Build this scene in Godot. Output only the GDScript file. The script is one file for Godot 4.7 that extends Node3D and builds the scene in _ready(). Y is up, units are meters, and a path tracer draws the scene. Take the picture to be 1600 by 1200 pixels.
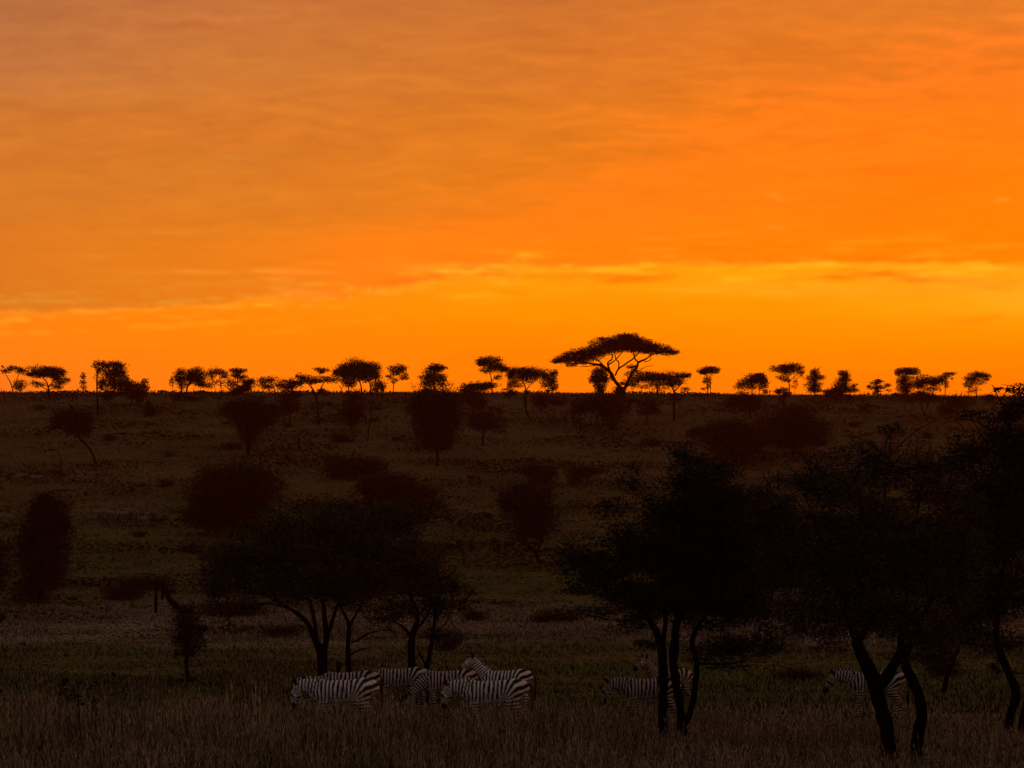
extends Node3D
# Savanna at dawn: a zebra herd in tall grass below a dark hill, acacias on the skyline, orange sky.

const F := 2790.0       # focal length in units of the 1600-wide picture
const EYE := 2.6
const HZ := 968.0       # picture row of the true horizontal

var M := {}
var used := {}
var fn := FastNoiseLite.new()
var gn := FastNoiseLite.new()
var rng := RandomNumberGenerator.new()

# ------------------------------------------------------------------ helpers
func numbered(n: String) -> String:
	if not used.has(n):
		used[n] = 0
		return n
	used[n] += 1
	return "%s_%03d" % [n, used[n]]

func tag(o: Node, label: String, cat := "", group := "", kind := "") -> void:
	if label: o.set_meta("label", label)
	if cat: o.set_meta("category", cat)
	if group: o.set_meta("group", group)
	if kind: o.set_meta("kind", kind)

func base(called: String, at: Vector3) -> Node3D:
	var o := Node3D.new()
	o.name = numbered(called)
	add_child(o, true)
	o.position = at
	return o

func part(called: String, mesh: Mesh, mat: Material, parent: Node) -> MeshInstance3D:
	var mi := MeshInstance3D.new()
	mi.name = called if parent != self else numbered(called)
	mi.mesh = mesh
	mi.material_override = mat
	parent.add_child(mi, true)
	return mi

func mesh_of(v: PackedVector3Array, c := PackedColorArray(), n := PackedVector3Array(), idx := PackedInt32Array(), uv := PackedVector2Array()) -> ArrayMesh:
	var a := []
	a.resize(Mesh.ARRAY_MAX)
	a[Mesh.ARRAY_VERTEX] = v
	if n.size() == 0:
		n.resize(v.size())
		for i in range(0, v.size() - 2, 3):
			var q := (v[i + 2] - v[i]).cross(v[i + 1] - v[i]).normalized()
			n[i] = q; n[i + 1] = q; n[i + 2] = q
	a[Mesh.ARRAY_NORMAL] = n
	if c.size(): a[Mesh.ARRAY_COLOR] = c
	if uv.size(): a[Mesh.ARRAY_TEX_UV] = uv
	if idx.size(): a[Mesh.ARRAY_INDEX] = idx
	var m := ArrayMesh.new()
	m.add_surface_from_arrays(Mesh.PRIMITIVE_TRIANGLES, a)
	return m

func mat(col: Color, rough := 0.95, vcol := false) -> StandardMaterial3D:
	var m := StandardMaterial3D.new()
	m.albedo_color = col if vcol else col.linear_to_srgb()
	m.roughness = rough
	m.metallic_specular = 0.15
	m.vertex_color_use_as_albedo = vcol
	m.cull_mode = BaseMaterial3D.CULL_DISABLED
	return m

# terrain ----------------------------------------------------------
var TD := [-900.0, 0.0, 20.0, 31.3, 40.0, 53.0, 68.0, 80.0, 110.0, 145.0, 178.0, 235.0, 292.0, 335.0, 362.0, 372.0, 390.0, 430.0, 620.0]
var TH := [0.0, 0.0, 0.0, 0.0, 0.0, 0.0, 0.0, 0.25, 1.34, 3.54, 6.94, 16.75, 30.65, 41.98, 48.5, 49.4, 49.6, 48.8, 44.0]

func height(x: float, d: float) -> float:
	var i := 0
	while i < TD.size() - 2 and d > TD[i + 1]: i += 1
	var d0: float = TD[i]; var d1: float = TD[i + 1]
	var h0: float = TH[i]; var h1: float = TH[i + 1]
	var s0 := (h1 - h0) / (d1 - d0)
	var sp: float = s0 if i == 0 else (h1 - TH[i - 1]) / (d1 - TD[i - 1])
	var sn: float = s0 if i >= TD.size() - 2 else (TH[i + 2] - h0) / (TD[i + 2] - d0)
	var t: float = clamp((d - d0) / (d1 - d0), 0.0, 1.0)
	var w := d1 - d0
	var t2 := t * t; var t3 := t2 * t
	var h := (2 * t3 - 3 * t2 + 1) * h0 + (t3 - 2 * t2 + t) * w * sp + (-2 * t3 + 3 * t2) * h1 + (t3 - t2) * w * sn
	h -= 0.8 * clamp(x / 105.0, 0.0, 3.0) * smoothstep(240.0, 365.0, d)
	h += gn.get_noise_2d(x * 0.9, d * 0.9) * (0.10 + 0.5 * smoothstep(90.0, 200.0, d) * (1.0 - smoothstep(300.0, 350.0, d)))
	return h

func row(x: float, d: float) -> float:   # picture row of the ground at a depth
	return HZ - (height(x, d) - EYE) * F / d

func depth_at(px: float, py: float) -> float:
	var a := 28.0; var b := 364.0
	for k in 24:
		var m := (a + b) / 2
		if row((px - 800.0) / F * m, m) > py: a = m
		else: b = m
	return (a + b) / 2

func world(px: float, py: float, d: float) -> Vector3:
	return Vector3((px - 800.0) / F * d, EYE + (HZ - py) / F * d, -d)

func on_ground(px: float, d: float) -> Vector3:
	var x := (px - 800.0) / F * d
	return Vector3(x, height(x, d), -d)

# tubes and leaves ---------------------------------------------------
func tube(v: PackedVector3Array, nn: PackedVector3Array, pts: Array, rad: Array, sides := 6) -> void:
	var rings := []
	for i in pts.size():
		var t: Vector3 = (pts[min(i + 1, pts.size() - 1)] - pts[max(i - 1, 0)]).normalized()
		var u := t.cross(Vector3(0.13, 0.21, 1.0)).normalized()
		var w := t.cross(u)
		var r := []
		for k in sides:
			var a := TAU * k / sides
			r.append([pts[i] + (u * cos(a) + w * sin(a)) * rad[i], u * cos(a) + w * sin(a)])
		rings.append(r)
	for i in rings.size() - 1:
		for k in sides:
			var k2 := (k + 1) % sides
			var a = rings[i][k]; var b = rings[i][k2]; var c = rings[i + 1][k2]; var e = rings[i + 1][k]
			v.append(a[0]); v.append(b[0]); v.append(c[0]); v.append(a[0]); v.append(c[0]); v.append(e[0])
			nn.append(a[1]); nn.append(b[1]); nn.append(c[1]); nn.append(a[1]); nn.append(c[1]); nn.append(e[1])

func bend(pts: Array, rad: Array, jit: float) -> Array:    # smooth a polyline and make it gnarly
	var op := []; var orr := []
	for i in pts.size() - 1:
		var p0: Vector3 = pts[max(i - 1, 0)]; var p1: Vector3 = pts[i]; var p2: Vector3 = pts[i + 1]; var p3: Vector3 = pts[min(i + 2, pts.size() - 1)]
		for k in 3:
			var t := k / 3.0
			var q := p1.cubic_interpolate(p2, p0, p3, t)
			if k > 0: q += Vector3(rng.randf_range(-1, 1), rng.randf_range(-1, 1), rng.randf_range(-1, 1)) * jit
			op.append(q)
			orr.append(lerp(float(rad[i]), float(rad[i + 1]), t) * rng.randf_range(0.88, 1.13))
	op.append(pts[-1]); orr.append(rad[-1])
	return [op, orr]

# A tree from its trunk lines [[x, y, width], ...] and its foliage masses [x, y, rx, ry, density], in picture units at its own depth.
# opt: leaf (size), twigs (bare shoots), fan (branches under the crown), tone, flat
func tree(called: String, label: String, cat: String, group: String, bx: float, by: float, trunks: Array, blobs: Array, opt := {}) -> Node3D:
	rng.seed = hash(label)
	var d: float = opt.get("d", 0.0)
	if d == 0.0: d = min(depth_at(bx, by), 361.0)
	var o := base(called, on_ground(bx, d))
	tag(o, label, cat, group)
	var s := d / F                      # metres per picture unit
	var leaf: float = opt.get("leaf", 3.2)
	var to_local := func(x: float, y: float, z: float) -> Vector3:
		return world(x, y, d) + Vector3(0, 0, z) - o.position
	var v := PackedVector3Array(); var n := PackedVector3Array()
	var sv := PackedVector3Array(); var sn := PackedVector3Array()
	var tips := []                      # [point, radius] to grow branches from
	var first := true
	for tr in trunks:
		var pts := []; var rad := []
		var zz := 0.0
		for k in tr.size():
			var p = tr[k]
			if k > 0: zz += rng.randf_range(-1, 1) * p[2] * s * 1.2
			pts.append(to_local.call(p[0], p[1], zz))
			rad.append(p[2] * 0.5 * s)
		if first:
			pts[0].y = min(pts[0].y, -0.15)
			first = false
		var bb := bend(pts, rad, rad[-1] * 0.35)
		sv = PackedVector3Array(); sn = PackedVector3Array()
		tube(sv, sn, bb[0], bb[1], 8 if d < 80 else 5)
		part(opt.get("stem", "trunk") if tr[0][1] > by - 12.0 else "limb", mesh_of(sv, PackedColorArray(), sn), M.bark, o)
		for k in range(bb[0].size() / 2, bb[0].size()): tips.append([bb[0][k], bb[1][k]])
	var lv := PackedVector3Array(); var lc := PackedColorArray()
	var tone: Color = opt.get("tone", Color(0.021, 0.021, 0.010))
	var fan: float = opt.get("fan", 1.0)
	var tri: bool = leaf * s * F / d < 4.0
	for b in blobs:
		var c: Vector3 = to_local.call(b[0], b[1], rng.randf_range(-0.25, 0.25) * b[2] * s)
		var rx: float = b[2] * s * (1.10 if d > 120.0 else 1.0); var ry: float = b[3] * s * (1.22 if d > 120.0 else 1.0); var rz: float = rx * opt.get("deep", 0.75)
		var dens: float = b[4] if b.size() > 4 else 1.0
		var ls := leaf * s * (1.2 if d > 120.0 else 1.0)
		var cl: float = ls * opt.get("clump", 2.6 if d > 344.0 else 3.9 if d > 120.0 else 4.8)
		var clx: float = min(cl * 0.85, rx * 0.5)
		var cly: float = min(cl * (0.5 if d > 120.0 else 0.36), ry * 0.42)
		var count := int(PI * b[2] * b[3] * (13.0 if d > 344.0 else 10.0 if d > 120.0 else 6.5) * dens / (leaf * leaf * 0.55)) + 6
		var per: int = opt.get("per", 14 if d > 344.0 else 26 if d > 120.0 else 34)
		var clumps: int = max(3, count / per)
		var ends := []
		for q in clumps:
			var dir := Vector3(rng.randfn(), rng.randfn(), rng.randfn()).normalized()
			var rr := pow(rng.randf(), 0.42)
			var k := 1.0 + (0.45 if d > 344.0 else 0.75) * fn.get_noise_3d(dir.x * 60 + b[0] * 3, dir.y * 60 + b[1] * 3, dir.z * 60)
			if dir.y < 0: k *= opt.get("under", 0.9)
			var cc := c + Vector3(dir.x * rx, dir.y * ry, dir.z * rz) * rr * k
			if rr > 0.45 and ends.size() < 60: ends.append(cc)
			var shade := rng.randf_range(0.55, 1.6)
			for w in per:
				var p := cc + Vector3(rng.randf_range(-1, 1) * clx, rng.randf_range(-1, 1) * cly, rng.randf_range(-1, 1) * clx)
				var a := Vector3(rng.randfn(), rng.randfn() * 0.55, rng.randfn()).normalized() * ls * rng.randf_range(0.5, 1.15)
				var e := a.cross(Vector3(rng.randfn(), rng.randfn(), rng.randfn())).normalized() * ls * rng.randf_range(0.25, 0.5)
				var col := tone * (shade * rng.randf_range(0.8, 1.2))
				if tri:
					lv.append(p - a * 0.5); lv.append(p + e); lv.append(p + a * 0.6)
					lc.append(col); lc.append(col); lc.append(col)
				else:
					lv.append(p - a * 0.6); lv.append(p + e * 0.6); lv.append(p + a * 0.6)
					lv.append(p - a * 0.6); lv.append(p + a * 0.6); lv.append(p - e * 0.6)
					for z in 6: lc.append(col)
		# branches that carry the mass
		if tips.size() and ends.size():
			var nb := int(clamp(sqrt(b[2] * b[3]) * 0.34 * fan, 1.0 if fan > 0.0 else 0.0, 26.0))
			for q in nb:
				var e: Vector3 = ends[rng.randi() % ends.size()]
				var best = tips[0]; var bd := 1e9
				for t in tips:
					var dd: float = t[0].distance_to(e) + max(0.0, t[0].y - e.y) * 2.0
					if dd < bd: bd = dd; best = t
				var m: Vector3 = best[0].lerp(e, 0.5) + Vector3(rng.randfn(), rng.randfn() * 0.6 - 0.4, rng.randfn()) * bd * 0.09
				var r0: float = min(best[1] * 0.6, max(0.6 * s, bd * 0.02))
				var bb := bend([best[0], m, e], [r0, r0 * 0.65, 0.3 * s], bd * 0.025)
				tube(v, n, bb[0], bb[1], 4)
				if q % 2 == 0: tips.append([m, r0 * 0.65])
		var tw: float = opt.get("twigs", 0.0)
		for q in int(tw * sqrt(b[2] * b[3]) * 0.55):
			var e: Vector3 = ends[rng.randi() % ends.size()] if ends.size() else c
			var out := ((e - c) * Vector3(1.0 / rx, 1.0 / ry, 1.0 / rz)).normalized()
			out = (out * Vector3(rx, ry, rz)).normalized() + Vector3(rng.randfn(), rng.randf_range(-0.2, 0.9), rng.randfn()) * 0.5
			var L: float = rng.randf_range(0.25, 0.7) * min(rx, ry * 1.5)
			var bb := bend([e - out * L * 0.4, e + out * L * 0.3 + Vector3(0, L * 0.1, 0), e + out * L], [0.85 * s, 0.6 * s, 0.25 * s], L * 0.05)
			tube(v, n, bb[0], bb[1], 3)
			for j in 3:
				var st: Vector3 = bb[0][2 + j]
				var en: Vector3 = st + (out + Vector3(rng.randfn(), rng.randfn(), rng.randfn()) * 0.8).normalized() * L * 0.3
				tube(v, n, [st, en], [0.45 * s, 0.2 * s], 3)
	if v.size(): part("twigs", mesh_of(v, PackedColorArray(), n), M.bark, o).set_meta("kind", "stuff")
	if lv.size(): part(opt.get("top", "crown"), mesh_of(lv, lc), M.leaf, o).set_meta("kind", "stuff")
	return o

# ------------------------------------------------------------------ sky
func srgb(r: float, g: float, b: float) -> Vector3:
	var c := Color(r / 255.0, g / 255.0, b / 255.0).srgb_to_linear()
	return Vector3(c.r, c.g, c.b)

var UP := []; var LO := []
const UY := [0.0, 100.0, 200.0, 300.0, 400.0]
const LY := [430.0, 480.0, 520.0, 560.0, 610.0]
const EX := [-400.0, 0.0, 200.0, 350.0, 500.0, 600.0, 680.0, 760.0, 1000.0, 1200.0, 1600.0, 2000.0]
const EY := [492.0, 487.0, 482.0, 475.0, 468.0, 456.0, 434.0, 422.0, 413.0, 411.0, 412.0, 414.0]

func grid(t: Array, ys: Array, x: float, y: float) -> Vector3:
	var i: int = 0
	while i < 3 and y > ys[i + 1]: i += 1
	var ty: float = smoothstep(0.0, 1.0, clamp((y - ys[i]) / (ys[i + 1] - ys[i]), 0.0, 1.0)) * 0.5 + 0.5 * clamp((y - ys[i]) / (ys[i + 1] - ys[i]), 0.0, 1.0)
	var fx: float = clamp(x / 400.0, 0.0, 3.999)
	var j := int(fx); var tx := fx - j
	var a: Vector3 = t[i][j].lerp(t[i][j + 1], tx)
	var b: Vector3 = t[i + 1][j].lerp(t[i + 1][j + 1], tx)
	return a.lerp(b, ty)

func piece(xs: Array, ys: Array, x: float) -> float:
	var i := 0
	while i < xs.size() - 2 and x > xs[i + 1]: i += 1
	return lerp(float(ys[i]), float(ys[i + 1]), clamp((x - xs[i]) / (xs[i + 1] - xs[i]), 0.0, 1.0))

func streak(x: float, y: float, cx: float, cy: float, rx: float, ry: float, slope := 0.0) -> float:
	var u := (x - cx) / rx
	var w := (y - cy - (x - cx) * slope + fn.get_noise_2d(x * 0.9, cy * 7.0) * ry * 1.3) / ry
	return exp(-u * u - w * w)

# colour of the sky at an azimuth (0 ahead, right positive) and height, radians
func sky_at(az: float, el: float) -> Vector3:
	var x: float
	var y: float
	if abs(az) < 0.5:
		x = 800.0 + tan(az) * F
		y = HZ - tan(el) / cos(az) * F
	else:
		x = 800.0 + sign(az) * F * 0.5463
		y = HZ - tan(min(el, 1.4)) / 0.8776 * F
	var up := grid(UP, UY, x, y)
	var lo := grid(LO, LY, x, y)
	var edge := piece(EX, EY, x) + fn.get_noise_2d(x * 1.1, 40.0) * 5.0 + fn.get_noise_2d(x * 4.0, 90.0) * 2.5
	var torn := smoothstep(330.0, 520.0, x) * (1.0 - smoothstep(800.0, 1050.0, x))
	edge += torn * 30.0 * (fn.get_noise_2d(x * 0.45 + 20.0, y * 5.0) + 0.6 * fn.get_noise_2d(x * 1.1 + 400.0, y * 11.0))
	var soft: float = 1.0 + 2.2 * torn
	var below := smoothstep(-4.0 * soft, 5.0 * soft, y - edge)
	var c := up.lerp(lo, below)
	if y > -700.0 and abs(az) < 0.6:
		# thin cirrus: long, level streaks, more of them higher up
		var hi := 1.0 - smoothstep(150.0, 520.0, y)
		var wx := x + 70.0 * fn.get_noise_2d(x * 0.2, y * 0.8 + 70.0)
		var wy := y + 12.0 * fn.get_noise_2d(x * 0.4 + 50.0, y * 0.6)
		var n1 := 0.65 * fn.get_noise_2d(wx * 0.22, wy * 1.8) + 0.75 * fn.get_noise_2d(wx * 0.6 + 300.0, wy * 5.6 + x * 0.12)
		var n2 := fn.get_noise_2d(wx * 0.9 + 900.0, wy * 13.0)
		var k := 1.0 + (n1 * 0.13 + n2 * 0.06) * (0.22 + 0.78 * hi)
		c *= Vector3(lerp(k, 1.0, 0.35 * (1.0 - hi)), k * lerp(1.0, k, 0.3), k)
		# lit lower rim of the cloud sheet, with torn wisps
		var lip := exp(-pow((y - edge - 2.0) / 3.0, 2.0)) * (0.55 + 0.8 * fn.get_noise_2d(x * 0.7, 11.0))
		c += Vector3(0.03, 0.11, 0.01) * max(lip, 0.0)
		var wis: float = max(0.0, fn.get_noise_2d(x * 0.35, y * 6.0 + x * 0.25) - 0.12) * exp(-pow((y - edge) / 38.0, 2.0))
		c += Vector3(0.0, 0.30, 0.02) * wis * (1.0 if y > edge - 60 else 0.3)
		var wd: float = max(0.0, fn.get_noise_2d(x * 0.3 + 77.0, y * 5.0) - 0.15) * exp(-pow((y - edge - 14.0) / 26.0, 2.0)) * smoothstep(500.0, 900.0, x)
		c *= Vector3(1.0 - 0.25 * wd, 1.0 - 0.95 * wd, 1.0 - wd)
		var dk := 0.0
		dk += streak(x, y, 1425, 433, 75, 6, 0.035) + 0.7 * streak(x, y, 1360, 424, 60, 4) + 0.6 * streak(x, y, 1560, 437, 55, 3.5)
		dk += 0.5 * streak(x, y, 1530, 498, 55, 5) + 0.6 * streak(x, y, 930, 428, 110, 7) + 0.4 * streak(x, y, 640, 440, 60, 5, -0.1) + 0.3 * streak(x, y, 1110, 416, 60, 4)
		dk += 0.35 * streak(x, y, 960, 436, 20, 3) + 0.3 * streak(x, y, 1250, 430, 30, 3) + 0.2 * streak(x, y, 160, 190, 110, 10, 0.12) + 0.2 * streak(x, y, 380, 205, 60, 20) + 0.35 * streak(x, y, 290, 42, 80, 7) + 0.3 * streak(x, y, 900, 84, 60, 6)
		c *= Vector3(1.0 - 0.10 * dk, 1.0 - 0.42 * dk, 1.0 - 0.3 * dk)
		var br := 0.0
		br += streak(x, y, 385, 425, 150, 1.6) + 0.9 * streak(x, y, 440, 437, 24, 2.5) + 0.7 * streak(x, y, 470, 457, 40, 4, -0.03) + 0.5 * streak(x, y, 80, 472, 70, 2.5) + 0.35 * streak(x, y, 350, 242, 60, 3, 0.05)
		br += 0.5 * streak(x, y, 270, 365, 110, 1.6) + 0.4 * streak(x, y, 130, 400, 80, 1.6) + 0.55 * streak(x, y, 1210, 307, 16, 3, 0.35) + 0.7 * streak(x, y, 1570, 312, 14, 2.0) + 0.6 * streak(x, y, 1212, 357, 20, 2) + 0.4 * streak(x, y, 1025, 373, 28, 2)
		br += 0.35 * streak(x, y, 1290, 205, 120, 2, -0.03) + 0.3 * streak(x, y, 1020, 213, 60, 2) + 0.6 * streak(x, y, 760, 414, 160, 2) + 0.25 * streak(x, y, 1600, 458, 170, 24) + 0.3 * streak(x, y, 1240, 452, 140, 10)
		c += Vector3(0.05, 0.10, 0.02) * br
	# away from the picture: the glow sinks round the horizon and towards the zenith into dusky grey
	var sun_az: float = abs(wrapf(az - 0.36, -PI, PI))
	var far: float = smoothstep(0.55, 2.6, sun_az)
	var high: float = smoothstep(0.31, 1.15, el)
	var dusk := Vector3(0.108, 0.096, 0.098)
	var mid := Vector3(0.205, 0.130, 0.088)
	c = c.lerp(mid, smoothstep(0.315, 0.62, el) * 0.9)
	c = c.lerp(dusk, max(far, high))
	if el < 0.0: c = Vector3(0.03, 0.018, 0.01)
	return Vector3(c.x * (1.0 + 0.22 * smoothstep(0.8, 1.0, c.x)), c.y, c.z) * SKY

const SKY := 1.03

func make_sky() -> Image:
	UP = [[srgb(186, 112, 64), srgb(200, 116, 57), srgb(205, 114, 48), srgb(222, 119, 38), srgb(232, 124, 40)],
		[srgb(196, 117, 62), srgb(210, 122, 52), srgb(216, 120, 43), srgb(231, 120, 32), srgb(246, 125, 28)],
		[srgb(212, 121, 44), srgb(218, 122, 41), srgb(226, 123, 32), srgb(246, 126, 21), srgb(255, 128, 18)],
		[srgb(218, 123, 39), srgb(223, 124, 36), srgb(237, 126, 24), srgb(255, 128, 15), srgb(255, 130, 7)],
		[srgb(227, 123, 32), srgb(239, 129, 24), srgb(255, 131, 14), srgb(255, 131, 5), srgb(255, 132, 1)]]
	LO = [[srgb(240, 130, 26), srgb(246, 133, 21), srgb(255, 157, 12), srgb(255, 162, 10), srgb(255, 166, 18)],
		[srgb(248, 131, 20), srgb(255, 138, 10), srgb(255, 149, 2), srgb(255, 151, 1), srgb(255, 165, 14)],
		[srgb(252, 132, 16), srgb(255, 135, 5), srgb(255, 139, 1), srgb(255, 144, 0), srgb(255, 149, 1)],
		[srgb(250, 129, 19), srgb(255, 132, 9), srgb(255, 132, 2), srgb(255, 135, 0), srgb(255, 135, 0)],
		[srgb(244, 123, 25), srgb(255, 130, 12), srgb(255, 129, 8), srgb(255, 128, 6), srgb(255, 124, 1)]]
	var w := 512; var h := 256
	var f := PackedFloat32Array()
	f.resize(w * h * 3)
	for j in h:
		var el := PI / 2 - (j + 0.5) / h * PI
		for i in w:
			var c := sky_at(wrapf((i + 0.5) / w * TAU, -PI, PI), el)
			var q := (j * w + i) * 3
			f[q] = c.x; f[q + 1] = c.y; f[q + 2] = c.z
	var im := Image.create_from_data(w, h, false, Image.FORMAT_RGBF, f.to_byte_array())
	im.resize(4096, 2048, Image.INTERPOLATE_BILINEAR)
	# the part of the sky with visible streaks is computed at full size
	var i0 := -330; var i1 := 330; var j0 := 1024 - 290; var j1 := 1024
	f.resize((i1 - i0) * (j1 - j0) * 3)
	var q := 0
	for j in range(j0, j1):
		var el := PI / 2 - (j + 0.5) / 2048 * PI
		for i in range(i0, i1):
			var c := sky_at((i + 0.5) / 4096 * TAU, el)
			f[q] = c.x; f[q + 1] = c.y; f[q + 2] = c.z
			q += 3
	var sub := Image.create_from_data(i1 - i0, j1 - j0, false, Image.FORMAT_RGBF, f.to_byte_array())
	im.blit_rect(sub, Rect2i(0, 0, 330, j1 - j0), Vector2i(4096 - 330, j0))
	im.blit_rect(sub, Rect2i(330, 0, 330, j1 - j0), Vector2i(0, j0))
	return im

# ------------------------------------------------------------------ zebras
# every bone: [from, to, radius, radius, region]; x forward, y up
func zebra_bones(neck: Array, stance: Array) -> Array:
	var b := []
	var add := func(p: Array, region: String) -> void:
		for i in p.size() - 1: b.append([p[i][0], p[i + 1][0], p[i][1], p[i + 1][1], region])
	add.call([[Vector3(-0.66, 1.05, 0), 0.17], [Vector3(-0.46, 1.02, 0), 0.235], [Vector3(-0.16, 0.97, 0), 0.24], [Vector3(0.12, 0.945, 0), 0.255], [Vector3(0.40, 0.965, 0), 0.235]], "torso")
	b.append([Vector3(0.40, 0.965, 0), Vector3(0.50, 1.06, 0), 0.235, 0.16, "torso"])
	b.append([Vector3(0.40, 0.90, 0), Vector3(0.56, 0.92, 0), 0.20, 0.15, "torso"])
	add.call(neck.slice(0, 4), "neck")
	add.call(neck.slice(3), "head")
	for k in 4:
		var s := 1.0 if k % 2 == 0 else -1.0
		var o: float = stance[k]
		if k < 2:
			add.call([[Vector3(0.44, 0.90, 0.09 * s), 0.14], [Vector3(0.42, 0.70, 0.12 * s), 0.09], [Vector3(0.42 + o * 0.45, 0.40, 0.115 * s), 0.046], [Vector3(0.41 + o, 0.13, 0.115 * s), 0.03], [Vector3(0.45 + o, 0.035, 0.115 * s), 0.042]], "fore")
		else:
			add.call([[Vector3(-0.46, 0.98, 0.08 * s), 0.2], [Vector3(-0.40, 0.72, 0.12 * s), 0.135], [Vector3(-0.62 + o * 0.5, 0.47, 0.115 * s), 0.055], [Vector3(-0.58 + o, 0.14, 0.11 * s), 0.032], [Vector3(-0.53 + o, 0.035, 0.11 * s), 0.043]], "hind")
	return b

const C := 0.021
func zebra_mesh(bones: Array) -> ArrayMesh:
	var lo := Vector3(9, 9, 9); var hi := Vector3(-9, -9, -9)
	for b in bones:
		for e in 2:
			var r: float = b[2 + e] + 0.1
			lo = lo.min(b[e] - Vector3(r, r, r)); hi = hi.max(b[e] + Vector3(r, r, r))
	var nx := int((hi.x - lo.x) / C) + 2; var ny := int((hi.y - lo.y) / C) + 2; var nz := int((hi.z - lo.z) / C) + 2
	var acc := PackedFloat32Array(); acc.resize(nx * ny * nz)
	var K := 0.022
	for b in bones:
		var a: Vector3 = b[0]; var ab: Vector3 = b[1] - a
		var L2: float = max(ab.length_squared(), 1e-6)
		var ra: float = b[2]; var dr: float = b[3] - ra
		var m: float = max(ra, ra + dr) + 0.085
		var sq := 0.86 if b[4] == "torso" else (0.72 if b[4] == "neck" else 0.85 if b[4] == "head" else 1.0)
		var l: Vector3 = (a.min(b[1]) - Vector3(m, m, m) - lo) / C; var h: Vector3 = (a.max(b[1]) + Vector3(m, m, m) - lo) / C
		for z in range(max(0, int(l.z)), min(nz, int(h.z) + 1)):
			var pz := (lo.z + z * C - a.z) / sq
			var bz := ab.z
			for y in range(max(0, int(l.y)), min(ny, int(h.y) + 1)):
				var py := lo.y + y * C - a.y
				var o := (z * ny + y) * nx
				var py2 := py * ab.y + pz * bz
				for x in range(max(0, int(l.x)), min(nx, int(h.x) + 1)):
					var px := lo.x + x * C - a.x
					var t: float = clamp((px * ab.x + py2) / L2, 0.0, 1.0)
					var ex := px - ab.x * t; var ey := py - ab.y * t; var ez := pz - bz * t
					var dd := sqrt(ex * ex + ey * ey + ez * ez) - ra - dr * t
					if dd < 0.085: acc[o + x] += exp(-dd / K)
	# surface nets; inside where acc > 1
	var ids := PackedInt32Array(); ids.resize(nx * ny * nz); ids.fill(-1)
	var vs := PackedVector3Array()
	var off := [0, 1, nx, nx + 1, nx * ny, nx * ny + 1, nx * ny + nx, nx * ny + nx + 1]
	var ed := [[0, 1], [2, 3], [4, 5], [6, 7], [0, 2], [1, 3], [4, 6], [5, 7], [0, 4], [1, 5], [2, 6], [3, 7]]
	for z in nz - 1:
		for y in ny - 1:
			var o := (z * ny + y) * nx
			for x in nx - 1:
				var i := o + x
				var s := 0
				for k in 8:
					if acc[i + off[k]] > 1.0: s += 1
				if s == 0 or s == 8: continue
				var sum := Vector3.ZERO; var cnt := 0
				for e in ed:
					var va := acc[i + off[e[0]]]; var vb := acc[i + off[e[1]]]
					if (va > 1.0) != (vb > 1.0):
						var da := log(max(va, 1e-5)); var db := log(max(vb, 1e-5))
						var t := da / (da - db)
						var pa := Vector3(e[0] & 1, (e[0] >> 1) & 1, e[0] >> 2); var pb := Vector3(e[1] & 1, (e[1] >> 1) & 1, e[1] >> 2)
						sum += pa.lerp(pb, t); cnt += 1
				ids[i] = vs.size()
				vs.append(lo + (Vector3(x, y, z) + sum / cnt) * C)
	var idx := PackedInt32Array()
	var st := [1, nx, nx * ny]
	for z in range(1, nz - 1):
		for y in range(1, ny - 1):
			for x in range(1, nx - 1):
				var i := (z * ny + y) * nx + x
				var ia := acc[i] > 1.0
				for ax in 3:
					if ia == (acc[i + st[ax]] > 1.0): continue
					var u: int = st[(ax + 1) % 3]; var w: int = st[(ax + 2) % 3]
					var q := [ids[i], ids[i - u], ids[i - u - w], ids[i - w]]
					if q.min() < 0: continue
					if ia: idx.append_array(PackedInt32Array([q[0], q[2], q[1], q[0], q[3], q[2]]))
					else: idx.append_array(PackedInt32Array([q[0], q[1], q[2], q[0], q[2], q[3]]))
	var nn := PackedVector3Array(); nn.resize(vs.size())
	for i in range(0, idx.size(), 3):
		var g := (vs[idx[i + 2]] - vs[idx[i]]).cross(vs[idx[i + 1]] - vs[idx[i]])
		for k in 3: nn[idx[i + k]] += g
	var cs := PackedColorArray(); cs.resize(vs.size())
	for i in vs.size():
		nn[i] = nn[i].normalized()
		cs[i] = stripe(vs[i], nn[i], bones)
	return mesh_of(vs, cs, nn, idx)

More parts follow.
